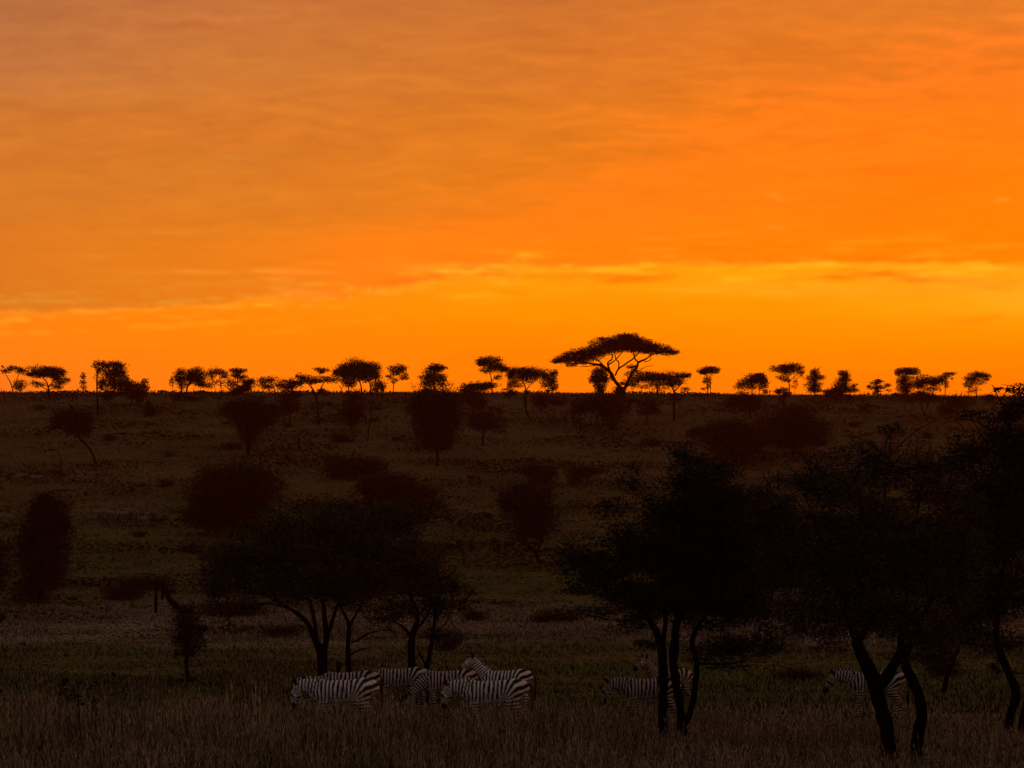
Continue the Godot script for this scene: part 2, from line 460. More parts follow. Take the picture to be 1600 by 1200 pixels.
var NECK0 := 0.0
func stripe(p: Vector3, n: Vector3, bones: Array) -> Color:
	var white := Color(0.70, 0.68, 0.65); var black := Color(0.018, 0.014, 0.012)
	var hrun := 0.0; var hacc := 0.0
	var nw := 1e-9; var nrun := 0.0
	var best := 1e9; var reg := "torso"; var run := 0.0; var acc := 0.0; var tt := 0.0; var along := Vector3.UP
	for b in bones:
		var ab: Vector3 = b[1] - b[0]
		var t: float = clamp((p - b[0]).dot(ab) / max(ab.length_squared(), 1e-6), 0.0, 1.0)
		var dd: float = p.distance_to(b[0] + ab * t) - lerp(float(b[2]), float(b[3]), t)
		if b[4] == "neck":
			var ww := exp(-dd / 0.06)
			nw += ww; nrun += ww * (acc + (p - b[0]).dot(ab) / ab.length())
		if b[4] == "torso": dd -= 0.02
		if dd < best:
			best = dd; reg = b[4]; along = ab.normalized()
			run = acc + t * ab.length()
			hrun = hacc + t * ab.length() if b[4] == "head" else 0.0
		if b[4] == "neck" or b[4] == "head": acc += ab.length()
		else: acc = 0.0
		if b[4] == "head": hacc += ab.length()
	var piv := Vector3(-0.17, 0.74, 0)
	var ph := 0.0
	var duty := -0.18
	if p.y < 0.055: return black
	match reg:
		"neck":
			ph = nrun / nw / 0.074 + 7.0
			duty = -0.1
		"head":
			ph = run / 0.05 + p.z * 6.0
			if hrun > 0.37: return Color(0.03, 0.024, 0.022)
			duty = -0.1
		"fore":
			ph = p.y / 0.07 if p.y < 0.74 else p.x / 0.08 + 2.0
		_:
			if p.x > piv.x and not (reg == "hind" and p.y < piv.y):
				ph = (p.x - piv.x) / 0.094
			else:
				var ang := atan2(max(piv.x - p.x, 0.0), p.y - piv.y)
				if p.y > piv.y: ph = -ang * 3.4
				else: ph = -PI / 2 * 3.4 - (piv.y - p.y) / 0.078
			if reg == "torso" and n.y < -0.55: return white * 0.9
	ph += fn.get_noise_3d(p.x * 120, p.y * 120, p.z * 60 + (50.0 if p.z > 0 else 0.0)) * (0.25 if reg == "neck" or reg == "head" else 0.5)
	var s := smoothstep(-0.25, 0.25, sin(ph * TAU) + duty)
	return black.lerp(white, s)

func zebra_proto(called: String, neck: Array, stance: Array) -> Node3D:
	var o := Node3D.new()
	o.name = called
	part("body", zebra_mesh(zebra_bones(neck, stance)), M.hide, o)
	# mane: an upright brush along the crest
	var v := PackedVector3Array(); var c := PackedColorArray()
	var run := 0.0
	for i in 3:
		var a: Vector3 = neck[i][0]; var b: Vector3 = neck[i + 1][0]
		var t := (b - a).normalized(); var up := Vector3(-t.y, t.x, 0)
		for k in 14:
			var f0 := k / 14.0; var f1 := (k + 1) / 14.0
			var r0: float = lerp(float(neck[i][1]), float(neck[i + 1][1]), f0) - 0.015; var r1: float = lerp(float(neck[i][1]), float(neck[i + 1][1]), f1) - 0.015
			var hm := 0.085 * (0.6 if i == 0 and k < 5 else 1.0)
			var p0 := a.lerp(b, f0) + up * r0; var p1 := a.lerp(b, f1) + up * r1
			var q0 := p0 + up * (hm + 0.012 * (k % 2)); var q1 := p1 + up * (hm + 0.012 * ((k + 1) % 2))
			var col := Color(0.5, 0.45, 0.4) if int((run + f0 * a.distance_to(b)) / 0.04) % 2 == 0 else Color(0.02, 0.016, 0.013)
			for z in [-1.0, 1.0]:
				var w := Vector3(0, 0, 0.018 * z)
				for p in [p0 + w, p1 + w, q1, p0 + w, q1, q0]: v.append(p); c.append(col)
		run += a.distance_to(b)
	part("mane", mesh_of(v, c), M.hide, o)
	v = PackedVector3Array(); c = PackedColorArray()
	var nn := PackedVector3Array()
	tube(v, nn, [Vector3(-0.80, 1.12, 0), Vector3(-0.87, 1.0, 0), Vector3(-0.88, 0.78, 0.01), Vector3(-0.87, 0.62, 0.01), Vector3(-0.86, 0.45, 0.015), Vector3(-0.86, 0.34, 0.015)], [0.035, 0.028, 0.022, 0.035, 0.03, 0.004], 6)
	for p in v: c.append(Color(0.02, 0.016, 0.014) if p.y < 0.68 or int(p.y / 0.04) % 2 == 0 else Color(0.5, 0.45, 0.4))
	part("tail", mesh_of(v, c, nn), M.hide, o)
	var poll: Vector3 = neck[3][0]
	var hd: Vector3 = (neck[4][0] - poll).normalized()
	var up := Vector3(-hd.y, hd.x, 0)
	if up.y < 0: up = -up
	if hd.y < -0.8: up = Vector3(0.5, 0.6, 0).normalized()
	for s in [-1.0, 1.0]:
		v = PackedVector3Array(); nn = PackedVector3Array()
		var q := poll + Vector3(0, 0, 0.06 * s) + up * 0.05
		var dir := (up + Vector3(-0.15, 0, 0.35 * s)).normalized()
		tube(v, nn, [q, q + dir * 0.05, q + dir * 0.12, q + dir * 0.17], [0.022, 0.038, 0.03, 0.004], 6)
		c = PackedColorArray()
		for p in v: c.append(Color(0.45, 0.4, 0.36) if p.distance_to(q) < 0.09 else Color(0.03, 0.025, 0.02))
		part("ear", mesh_of(v, c, nn), M.hide, o)
		var sp := SphereMesh.new(); sp.radius = 0.02; sp.height = 0.04; sp.radial_segments = 10; sp.rings = 6
		var e := part("eye", sp, M.eye, o)
		e.position = poll.lerp(neck[4][0], 0.55) + up * 0.045 + Vector3(0, 0, 0.072 * s)
	return o

func shade_painted(proto: Node3D, by: float) -> Node3D:    # the same animal, shade painted into its coat by darker, browner colours
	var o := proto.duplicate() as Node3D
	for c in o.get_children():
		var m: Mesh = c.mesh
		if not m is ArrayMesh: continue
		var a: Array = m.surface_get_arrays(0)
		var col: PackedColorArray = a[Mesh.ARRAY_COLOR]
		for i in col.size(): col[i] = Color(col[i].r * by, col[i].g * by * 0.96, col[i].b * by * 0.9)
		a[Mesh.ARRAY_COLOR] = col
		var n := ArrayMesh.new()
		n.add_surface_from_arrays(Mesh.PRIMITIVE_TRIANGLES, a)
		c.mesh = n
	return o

func zebra(proto: Node3D, px: float, d: float, yaw: float, label: String, group: String, scale_by := 1.0) -> void:
	var o := proto.duplicate()
	o.name = numbered("zebra")
	add_child(o, true)
	o.position = on_ground(px, d)
	o.rotation_degrees.y = yaw
	o.scale = Vector3.ONE * scale_by
	tag(o, label, "zebra", group)

# ------------------------------------------------------------------ grass
func tuft(blades: int, h: float, spread: float, wide: float, seed_heads: bool, sd: int) -> ArrayMesh:
	rng.seed = sd
	var v := PackedVector3Array(); var n := PackedVector3Array()
	for k in blades:
		var a := rng.randf() * TAU
		var r := spread * sqrt(rng.randf())
		var p := Vector3(cos(a) * r, -0.03, sin(a) * r)
		var lean := Vector3(rng.randfn(), 0, rng.randfn()) * 0.13 + Vector3(cos(a), 0, sin(a)) * 0.14
		var hh := h * rng.randf_range(0.45, 1.15)
		var side := Vector3(rng.randfn(), 0, rng.randfn()).normalized() * wide * rng.randf_range(0.6, 1.2)
		var m := p + Vector3(lean.x * 0.35, 0.55, lean.z * 0.35) * hh
		var t := p + Vector3(lean.x, 1.0 - lean.length() * 0.25, lean.z) * hh
		v.append_array(PackedVector3Array([p - side, p + side, m + side * 0.8, p - side, m + side * 0.8, m - side * 0.8, m - side * 0.8, m + side * 0.8, t]))
		if seed_heads and k % 3 == 0:
			var s2 := side * 2.0
			var u := t + (t - m) * 0.35
			v.append_array(PackedVector3Array([t - (t - m) * 0.1, t + s2, u, t - (t - m) * 0.1, u, t - s2]))
	for i in v.size(): n.append(Vector3(rng.randf_range(-0.3, 0.3), 1, rng.randf_range(-0.3, 0.3)).normalized())
	return mesh_of(v, PackedColorArray(), n)

func scatter(called: String, label: String, cat: String, mesh: Mesh, places: Array, m: Material) -> void:
	var mm := MultiMesh.new()
	mm.transform_format = MultiMesh.TRANSFORM_3D
	mm.use_colors = true
	mm.mesh = mesh
	mm.instance_count = places.size()
	for i in places.size():
		mm.set_instance_transform(i, places[i][0])
		mm.set_instance_color(i, places[i][1])
	var mi := MultiMeshInstance3D.new()
	mi.name = numbered(called)
	mi.multimesh = mm
	mi.material_override = m
	add_child(mi, true)
	tag(mi, label, cat, "", "stuff")

func ground_colour(x: float, d: float) -> Color:
	var dry := Color(0.27, 0.225, 0.13); var green := Color(0.108, 0.140, 0.034); var red := Color(0.235, 0.165, 0.075); var pale := Color(0.29, 0.255, 0.175)
	var n := fn.get_noise_2d(x * 2.2, d * 3.2); var n2 := fn.get_noise_2d(x * 7.0 + 500, d * 9.0)
	var c := dry
	c = c.lerp(green, smoothstep(44.0, 56.0, d + n * 8.0) * (0.75 + 0.25 * n))
	c = c.lerp(pale, smoothstep(98.0, 116.0, d + n * 14.0) * (0.85 + 0.4 * n))
	c = c.lerp(green, smoothstep(146.0, 160.0, d + n * 16.0) * 0.85)
	c = c.lerp(red, smoothstep(190.0, 290.0, d + n * 50.0) * 0.95)
	c = c.lerp(green, clamp(n2 * 1.3, 0.0, 0.55) * smoothstep(150.0, 200.0, d))
	return c * (1.0 + 0.30 * n + 0.35 * n2)

# ==================================================================
func _ready() -> void:
	fn.seed = 11; fn.frequency = 0.012; fn.fractal_octaves = 4
	gn.seed = 5; gn.frequency = 0.03; gn.fractal_octaves = 3
	# camera: lens shifted up, so that upright things stay upright
	var cam := Camera3D.new()
	cam.name = "camera"
	add_child(cam)
	cam.position = Vector3(0, EYE, 0)
	cam.set_frustum(0.1 * 1200.0 / F, Vector2(0, 0.1 * (HZ - 600.0) / F), 0.1, 3000.0)
	cam.current = true
	# sky
	var env := Environment.new()
	env.background_mode = Environment.BG_SKY
	env.tonemap_mode = Environment.TONE_MAPPER_LINEAR
	env.tonemap_exposure = 1.0
	var pano := PanoramaSkyMaterial.new()
	pano.panorama = ImageTexture.create_from_image(make_sky())
	env.sky = Sky.new()
	env.sky.sky_material = pano
	env.ambient_light_source = Environment.AMBIENT_SOURCE_SKY
	env.sdfgi_enabled = true; env.ssao_enabled = true; env.ssil_enabled = true
	env.volumetric_fog_enabled = true      # thin dawn haze, brighter towards the glow
	env.volumetric_fog_density = 0.00020
	env.volumetric_fog_albedo = Color(1.0, 0.56, 0.28)
	env.volumetric_fog_anisotropy = 0.55
	var we := WorldEnvironment.new()
	we.environment = env
	add_child(we)
	# the sun, just below the ridge and behind cloud
	var sun := DirectionalLight3D.new()
	sun.name = "sun"
	sun.light_color = Color(1.0, 0.55, 0.22)
	sun.light_energy = 0.03
	sun.light_angular_distance = 6.0
	sun.shadow_enabled = true
	add_child(sun)
	sun.look_at_from_position(Vector3.ZERO, -Vector3(sin(0.36), 0.10, -cos(0.36)))

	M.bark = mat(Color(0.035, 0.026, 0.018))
	var bt := NoiseTexture2D.new()
	bt.width = 256; bt.height = 256; bt.seamless = true; bt.as_normal_map = true; bt.bump_strength = 10.0
	var bn := FastNoiseLite.new(); bn.frequency = 0.04; bn.seed = 3
	bt.noise = bn
	M.bark.normal_enabled = true
	M.bark.normal_texture = bt
	M.bark.uv1_triplanar = true
	M.bark.uv1_scale = Vector3(3, 1, 3)
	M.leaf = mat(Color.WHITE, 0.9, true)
	M.hide = mat(Color.WHITE, 0.85, true)
	M.eye = mat(Color(0.01, 0.008, 0.006), 0.25)
	M.grass = mat(Color.WHITE, 0.95, true)
	M.ground = mat(Color.WHITE, 1.0, true)
	M.wood = mat(Color(0.06, 0.045, 0.034))

	build_ground()
	build_grass()
	build_skyline()
	build_hill()
	build_near_trees()
	build_animals()

func build_ground() -> void:
	var ds := [-600.0, -200.0, -60.0, 0.0, 12.0, 20.0]
	var d := 26.0
	while d < 395.0:
		ds.append(d)
		d += 1.0 if d < 60 else 2.0
	for e in [410.0, 440.0, 500.0, 620.0]: ds.append(e)
	var xs := [-600.0, -400.0, -280.0]
	var x := -200.0
	while x <= 200.0:
		xs.append(x)
		x += 1.6
	for e in [280.0, 400.0, 600.0]: xs.append(e)
	var v := PackedVector3Array(); var c := PackedColorArray(); var n := PackedVector3Array(); var idx := PackedInt32Array()
	for j in ds.size():
		for i in xs.size():
			var y := height(xs[i], ds[j])
			v.append(Vector3(xs[i], y, -ds[j]))
			var e := 1.5
			n.append(Vector3(-(height(xs[i] + e, ds[j]) - y) / e, 1.0, (height(xs[i], ds[j] + e) - y) / e).normalized())
			c.append(ground_colour(xs[i], ds[j]))
	var w := xs.size()
	for j in ds.size() - 1:
		for i in w - 1:
			var a := j * w + i
			idx.append_array(PackedInt32Array([a, a + w, a + 1, a + 1, a + w, a + w + 1]))
	var g := part("ground", mesh_of(v, c, n, idx), M.ground, self)
	tag(g, "dark grassy plain rising to the long hill under the sky", "", "", "structure")
	var t := NoiseTexture2D.new()
	t.width = 512; t.height = 512; t.seamless = true
	var nz := FastNoiseLite.new(); nz.seed = 8; nz.frequency = 0.03; nz.fractal_octaves = 5
	t.noise = nz
	var ramp := Gradient.new()
	ramp.set_color(0, Color(0.45, 0.45, 0.45)); ramp.set_color(1, Color(1, 1, 1))
	t.color_ramp = ramp
	M.ground.albedo_texture = t
	M.ground.uv1_triplanar = true
	M.ground.uv1_world_triplanar = true
	M.ground.uv1_scale = Vector3(0.13, 0.13, 0.21)

func build_grass() -> void:
	# tall dry grass in front
	var kinds := []
	for k in 4: kinds.append([])
	rng.seed = 77
	for i in 15000:
		var d := 24.0 + pow(rng.randf(), 0.8) * 30.0
		var x := rng.randf_range(-1.12, 1.12) * d * 800.0 / F
		var edge := 43.0 + fn.get_noise_2d(x * 6.0, 5.0) * 7.0
		if d > edge + rng.randf() * 5.0: continue
		var n := fn.get_noise_2d(x * 9.0, d * 9.0) + 0.6 * fn.get_noise_2d(x * 36.0 + 200, d * 36.0)
		if n < -0.22 and rng.randf() < 0.75: continue
		var tall := (1.0 + 0.6 * fn.get_noise_2d(x * 5 + 99, d * 5) + 0.9 * fn.get_noise_2d(x * 42 + 30, d * 42)) * rng.randf_range(0.75, 1.2) * (1.0 - 0.35 * smoothstep(edge - 2.0, edge + 4.0, d)) * (1.0 - 0.40 * smoothstep(1.0, 4.0, x)) * 0.94
		var t := Transform3D(Basis(Vector3(rng.randfn(), 0, rng.randfn()).normalized(), rng.randfn() * 0.17) * Basis(Vector3.UP, rng.randf() * TAU).scaled(Vector3(1, tall, 1)), Vector3(x, height(x, d), -d))
		var col := Color(0.42, 0.345, 0.22).lerp(Color(0.18, 0.185, 0.07), clamp(0.35 - n * 1.2 + rng.randf_range(-0.3, 0.3), 0, 1)) * rng.randf_range(0.55, 1.25)
		kinds[rng.randi() % 4].append([t, col])
	for k in 4:
		scatter("tall_grass", ["tall dry grass with seed heads in the foreground", "tall fine dry grass in the foreground", "thick tufts of straw grass in the foreground", "tall mixed dry grass in the foreground"][k], "grass",
			tuft([19, 22, 28, 20][k], [0.72, 0.66, 0.52, 0.8][k], [0.14, 0.18, 0.2, 0.2][k], [0.005, 0.0045, 0.006, 0.0045][k], k != 2, 900 + k), kinds[k], M.grass)
	# short grass on the flat and tussocks up the hill
	var short := []; var hill := []
	rng.seed = 78
	for i in 26000:
		var d := 42.0 + pow(rng.randf(), 1.5) * 110.0
		var x := rng.randf_range(-1.1, 1.1) * d * 800.0 / F
		var n := fn.get_noise_2d(x * 5.0, d * 5.0)
		var s := rng.randf_range(0.6, 1.3) * (1.0 + d / 150.0)
		var t := Transform3D(Basis(Vector3.UP, rng.randf() * TAU).scaled(Vector3(s * 1.5, s * (0.8 + n), s * 1.5)), Vector3(x, height(x, d), -d))
		short.append([t, ground_colour(x, d) * rng.randf_range(0.65, 1.3)])
	for i in 22000:
		var d := 105.0 + pow(rng.randf(), 0.8) * 263.0
		var x := rng.randf_range(-1.1, 1.1) * d * 800.0 / F
		var n := fn.get_noise_2d(x * 3.0, d * 5.0)
		var s := rng.randf_range(0.7, 1.5) * (1.3 + n) * (0.45 + 0.55 * smoothstep(110.0, 200.0, d))
		if n > 0.2: s *= 1.4
		var t := Transform3D(Basis(Vector3.UP, rng.randf() * TAU).scaled(Vector3(s * 4.6, s * 0.6, s * 4.6)), Vector3(x, height(x, d), -d))
		hill.append([t, ground_colour(x, d) * rng.randf_range(0.85, 1.2)])
	scatter("short_grass", "short green grass on the flat behind the zebras", "grass", tuft(14, 0.17, 0.2, 0.008, false, 950), short, M.grass)
	scatter("hill_grass", "dry grass tussocks covering the hillside", "grass", tuft(12, 0.2, 0.22, 0.02, false, 951), hill, M.grass)

func build_skyline() -> void:
	var G := "trees along the skyline"
	# the great umbrella acacia
	tree("umbrella_acacia", "largest flat-topped umbrella acacia standing highest on the skyline", "tree", G, 972, 620,
		[[[972, 624, 9], [973, 610, 9], [967, 603, 6], [959, 591, 6], [953.5, 581.5, 6], [942, 572, 5], [930, 569, 4], [915, 567, 2.5], [895, 568, 1.5]],
		[[973, 610, 7], [977.5, 604, 6], [982.5, 592.5, 5], [988, 581.5, 5], [995.5, 573, 4], [997.5, 566, 3.5], [1008.5, 561, 2.5], [1017, 555, 2], [1028, 550, 1.5], [1040, 550, 1]],
		[[953.5, 581.5, 4], [950, 570.5, 3.5], [951, 565, 2.5], [956, 561, 2.2], [958, 552, 2]],
		[[961, 587, 3], [966, 577, 3], [978, 568, 2.6], [990.6, 559, 2.4], [1000, 548, 1.5]],
		[[966, 577, 2.4], [966.6, 566, 2.2], [962.5, 561, 2], [960, 550, 1.6]],
		[[950, 570, 2.4], [960, 563.6, 2], [972, 550, 1.5]],
		[[997.5, 566, 2.6], [992, 560, 2.4], [990, 550, 2]],
		[[1005, 563, 1.6], [1010, 565, 1.4], [1017, 561, 1.3], [1016, 555, 1.2]],
		[[992, 579, 2], [1000, 579, 1.3], [1008.5, 573, 1.1], [1020, 571, 0.7]],
		[[945, 574, 2.4], [937, 565, 2], [925, 560, 1.4]], [[935, 570, 2], [915, 573, 1.2], [905, 573, 0.8]]],
		[[878, 562.5, 15, 5, 1.3], [897, 557, 20, 8, 1.4], [923, 551, 24, 9, 1.5], [893, 569.5, 9, 3.4], [948, 542, 24, 11.5, 1.6], [975, 538, 27, 12.5, 1.7], [1000, 541, 25, 10.5, 1.6], [1022, 544.5, 22, 7.5, 1.5], [1044, 549.5, 13, 5, 1.3], [1055, 551, 7, 2.6, 1.2], [940, 529, 8, 2.6], [869, 565.5, 7, 2.3], [910, 564, 15, 5, 1.0], [980, 530, 22, 5.5, 1.4], [972, 599, 6, 2.4, 0.8], [986, 573, 8, 3, 0.9]],
		{"leaf": 2.3, "fan": 1.0, "clump": 2.2, "d": 356.0})
	tree("acacia", "thin open acacia with forked pale trunk at the far left of the skyline", "tree", G, 21, 614,
		[[[21, 615, 2.2], [17, 600, 1.7], [10, 587, 1.2], [6, 578, 0.8]], [[20, 606, 1.6], [26, 594, 1.2], [30, 582, 1]]],
		[[23, 575, 11, 3.6, 0.8], [11, 579, 8, 4, 0.7], [33, 579, 9, 4, 0.9], [5, 573, 2, 2, 0.4]], {"leaf": 2.2, "d": 359.0})
	tree("bush", "small ragged bush under the open acacia at far left skyline", "bush", G, 31, 614, [[[31, 615, 1.5], [31, 604, 1]]], [[32, 601, 9, 5.5, 0.9], [29, 607, 6, 4, 0.8]], {"leaf": 2.2, "d": 360.0})
	tree("umbrella_acacia", "wide dark umbrella acacia second from the left on the skyline", "tree", G, 76, 623,
		[[[76, 624, 3.5], [76, 612, 3], [73, 598, 2.2], [66, 590, 1.6]], [[75, 606, 2.2], [82, 597, 1.6], [90, 589, 1.2]], [[75, 610, 1.6], [60, 601, 1.2], [52, 598, 1]], [[77, 609, 1.6], [93, 602, 1.2], [104, 596, 1]]],
		[[72, 580, 27, 6, 1.5], [60, 585, 22, 4, 1.2], [85, 584, 15, 8, 1.4], [46, 585, 7, 2.4, 1.0], [95, 595, 11, 5, 0.9], [58, 600, 11, 4, 0.7], [88, 604, 10, 4, 0.8], [104, 594, 6, 3, 0.6]], {"leaf": 2.3, "fan": 1.3})
	tree("sapling", "thin leafy sapling standing alone on the skyline between two dark trees", "tree", G, 131, 613, [[[131, 614, 1.2], [130, 600, 1], [130, 585, 0.7]]], [[130, 588, 4, 4.5, 0.8], [130, 597, 4.5, 4, 0.7], [131, 606, 4, 4, 0.6], [122, 609, 2, 3, 0.5]], {"leaf": 2.2, "d": 360.0})
	tree("acacia", "tall dark thickly leaved tree with a long bare trunk left of centre hill", "tree", G, 153, 648,
		[[[153, 649, 4], [152, 625, 3], [151, 605, 2.4], [152, 585, 2], [158, 575, 1.6]]],
		[[160, 570, 11, 5, 1.5], [178, 569, 14, 4, 1.5], [154, 577, 6, 7, 0.9], [172, 580, 14, 9, 1.5], [187, 583, 10, 12, 1.5], [178, 596, 19, 11, 1.6], [188, 608, 16, 9, 1.5], [160, 599, 7, 6, 1.1], [157, 606, 5, 4, 0.8], [196, 598, 7, 7, 1.2]], {"leaf": 2.4})
	tree("tree", "low dark tree with a knobbly top just right of the tall left tree", "tree", G, 206, 632,
		[[[206, 633, 2.4], [206, 618, 2]], [[218, 631, 1.8], [218, 618, 1.5]]], [[206, 607, 13, 9, 1.5], [226, 597, 5, 6, 1.2], [222, 606, 10, 7, 1.4], [217, 620, 10, 9, 1.3], [203, 617, 9, 7, 1.0]], {"leaf": 2.4})
	tree("bush", "small dark upright bush on the hill below the knobbly tree", "bush", "bushes on the hill", 234, 650, [], [[234, 641, 8, 9, 1.6], [233, 632, 4, 6, 1.2], [237, 645, 6, 5, 1.4]], {"leaf": 2.6})
	tree("acacia", "upright dark tree with thin bare side stem at the left skyline", "tree", G, 284, 613, [[[284, 614, 2.2], [283, 600, 2], [281, 588, 1.4]], [[270, 613, 1], [269, 600, 0.8], [268, 587, 0.6]]], [[281, 583, 8, 6, 1.3], [280, 592, 9, 5, 1.2], [284, 600, 9, 6, 0.9], [268, 596, 4, 7, 0.5]], {"leaf": 2.3, "d": 359.0})
	tree("acacia", "round-topped dense dark tree leaning left on the left skyline", "tree", G, 291, 614, [[[291, 615, 3], [293, 603, 2.6], [298, 595, 2]], [[293, 604, 2], [302, 596, 1.6]]], [[306, 586, 15, 9, 1.6], [297, 591, 9, 7, 1.4], [312, 596, 9, 7, 1.4], [319, 602, 5, 3, 0.8]], {"leaf": 2.3, "d": 358.0})
	tree("acacia", "open see-through tree with thin stems beside the round-topped tree", "tree", G, 346, 614, [[[346, 615, 2], [345, 602, 1.7], [343, 590, 1.3]], [[345, 604, 1.2], [332, 594, 0.9]], [[337, 613, 1], [335, 600, 0.8]]], [[340, 580, 14, 4, 1.1], [330, 586, 7, 6, 0.7], [350, 586, 7, 5, 0.7], [329, 601, 8, 6, 0.6], [345, 597, 8, 5, 0.4], [357, 599, 4, 7, 0.6]], {"leaf": 2.2, "d": 358.0, "fan": 1.5})
	tree("umbrella_acacia", "small umbrella tree with flat cap next to the see-through tree", "tree", G, 371, 614, [[[371, 615, 2.6], [371, 600, 2], [371, 588, 1.6]], [[371, 596, 1.4], [379, 589, 1]]], [[372, 580, 14, 3.4, 1.5], [370, 588, 9, 4, 1.2], [379, 590, 6, 4, 1], [366, 600, 6, 6, 0.7]], {"leaf": 2.3, "d": 358.0})
	tree("bush", "low spreading bush at the foot of the small flat-capped tree", "bush", G, 387, 615, [[[387, 616, 1.6], [387, 606, 1.2]]], [[387, 599, 10, 6, 1.2], [392, 596, 6, 4, 1.0], [384, 606, 8, 5, 1.1]], {"leaf": 2.3, "d": 358.0})
	tree("acacia", "low airy tree with level twigs where the skyline begins to crowd", "tree", G, 429, 616, [[[429, 617, 2], [428, 605, 1.6], [422, 597, 1.2]], [[428, 607, 1.2], [414, 602, 0.9]], [[430, 610, 1], [437, 602, 0.8]]], [[420, 593, 16, 4, 0.8], [410, 596, 8, 4, 0.7], [416, 603, 14, 5, 0.8], [432, 601, 7, 4, 0.5]], {"leaf": 2.2, "d": 355.0, "fan": 1.4})
	tree("acacia", "dark tree with leafy trunk standing below the airy tree on the slope", "tree", G, 452, 660, [[[452, 661, 3.2], [453, 645, 2.8], [455, 620, 2.4], [456, 608, 2]], [[444, 659, 1.6], [446, 640, 1.4]]], [[455, 600, 18, 6, 1.5], [465, 597, 10, 4, 1.2], [447, 606, 12, 5, 1.3], [450, 628, 16, 13, 1.0], [444, 640, 12, 8, 0.7], [460, 637, 10, 7, 0.7]], {"leaf": 2.5})
	tree("acacia", "slender acacia with a bare trunk and wide level branches on the slope", "tree", G, 498, 664, [[[498, 665, 4], [496, 640, 3.4], [493, 620, 3], [487, 606, 2.4], [480, 598, 1.6]], [[494, 622, 2.4], [501, 608, 2], [506, 598, 1.6]], [[497, 640, 1.5], [509, 632, 1]], [[496, 645, 1.4], [486, 639, 1]]], [[480, 592, 17, 5, 1.2], [470, 590, 9, 4, 1], [489, 597, 10, 4, 1.1], [512, 594, 20, 4.5, 1.3], [505, 578, 11, 3.4, 1.3], [501, 583, 6, 3, 0.8], [508, 631, 10, 3, 0.6], [487, 638, 7, 2.5, 0.5]], {"leaf": 2.4})
	tree("acacia", "broad dome-shaped dark acacia with several trunks left of centre", "tree", G, 566, 616, [[[566, 617, 3], [564, 603, 2.4], [560, 592, 2]], [[545, 616, 2], [544, 603, 1.6], [540, 592, 1.3]], [[580, 616, 2], [578, 602, 1.6], [576, 592, 1.2]], [[536, 614, 1.3], [530, 602, 1.0]]], [[556, 574, 22, 9, 1.7], [535, 580, 14, 7, 1.5], [578, 576, 16, 9, 1.6], [560, 585, 32, 8, 1.7], [545, 596, 11, 8, 1.4], [588, 588, 7, 6, 1.1], [524, 583, 5, 4, 0.8], [571, 593, 8, 4, 0.8]], {"leaf": 2.4, "d": 356.0})
	tree("bush", "leafy bush against the right foot of the dome-shaped acacia", "bush", G, 590, 617, [[[590, 618, 1.8], [589, 606, 1.4]], [[583, 616, 1], [579, 602, 0.8]]], [[591, 601, 11, 6, 1.2], [596, 607, 6, 4, 1.0], [586, 608, 6, 4, 0.8]], {"leaf": 2.3, "d": 355.0})
	tree("acacia", "dark spindle-shaped tree tapering down to its foot on the slope", "tree", G, 549, 674, [[[549, 675, 2.6], [550, 660, 2.2], [551, 645, 1.6]]], [[552, 632, 13, 14, 1.3], [551, 642, 19, 11, 1.2], [550, 653, 14, 9, 1.2], [549, 662, 7, 6, 1.1], [556, 618, 9, 8, 1.0]], {"leaf": 2.7})
	tree("dead_tree", "thin crooked bare tree standing on the slope right of the spindle-shaped tree", "tree", "bare trees", 574, 690, [[[574, 691, 2.2], [576, 672, 1.7], [580, 655, 1.4], [579, 640, 1], [583, 628, 0.7]], [[580, 652, 1], [587, 645, 0.6]], [[576, 670, 1], [570, 660, 0.5]]], [[580, 637, 6, 6, 0.3]], {"leaf": 2.2, "top": "twig_leaves"})
	tree("acacia", "small lollipop acacia with thin leaning stem left of centre skyline", "tree", G, 614, 613, [[[614, 614, 1.9], [615, 602, 1.6], [619, 592, 1.2]], [[615, 600, 1], [609, 590, 0.8]], [[616, 598, 1], [630, 590, 0.8]]], [[622, 575, 13, 4.4, 1.2], [620, 582, 12, 5, 0.9], [609, 588, 6, 3, 0.7], [632, 589, 7, 4.5, 0.9], [615, 594, 8, 4, 0.4]], {"leaf": 2.2, "d": 360.0, "fan": 1.6})
	tree("acacia", "spiky-topped dark tree rising just behind the big round tree", "tree", G, 678, 622, [[[678, 622, 2.4], [678, 605, 2.2], [679, 590, 1.6]]], [[680, 575, 12, 5.5, 1.3], [686, 574, 11, 4, 1.1], [674, 583, 11, 6, 1.2], [665, 590, 10, 3, 0.8], [684, 590, 12, 6, 1.1], [672, 598, 12, 7, 1.2], [690, 598, 7, 6, 0.9]], {"leaf": 2.2, "d": 350.0, "twigs": 1.0})
	tree("acacia", "crooked acacia with a tilted cap left of the central flat-topped trees", "tree", G, 769, 616, [[[769, 617, 2.4], [768, 600, 2], [767, 588, 1.6], [764, 578, 1.2]], [[768, 595, 1.4], [778, 586, 1]]], [[764, 564, 18, 6, 1.3], [752, 567, 9, 4, 1.2], [778, 574, 12, 6.5, 1.3], [789, 577, 6, 4, 1], [764, 575, 12, 6, 0.8], [776, 590, 7, 5, 0.5], [756, 579, 7, 3, 0.5]], {"leaf": 2.3, "d": 357.0, "twigs": 0.8})
	tree("bush", "small bush at the skyline right beside the crooked acacia", "bush", G, 797, 613, [[[797, 614, 1.2], [797, 600, 0.9]]], [[797, 588, 5, 5, 1.1], [799, 600, 6, 7, 1.0], [790, 608, 6, 2, 0.5]], {"leaf": 2.2, "d": 358.0})
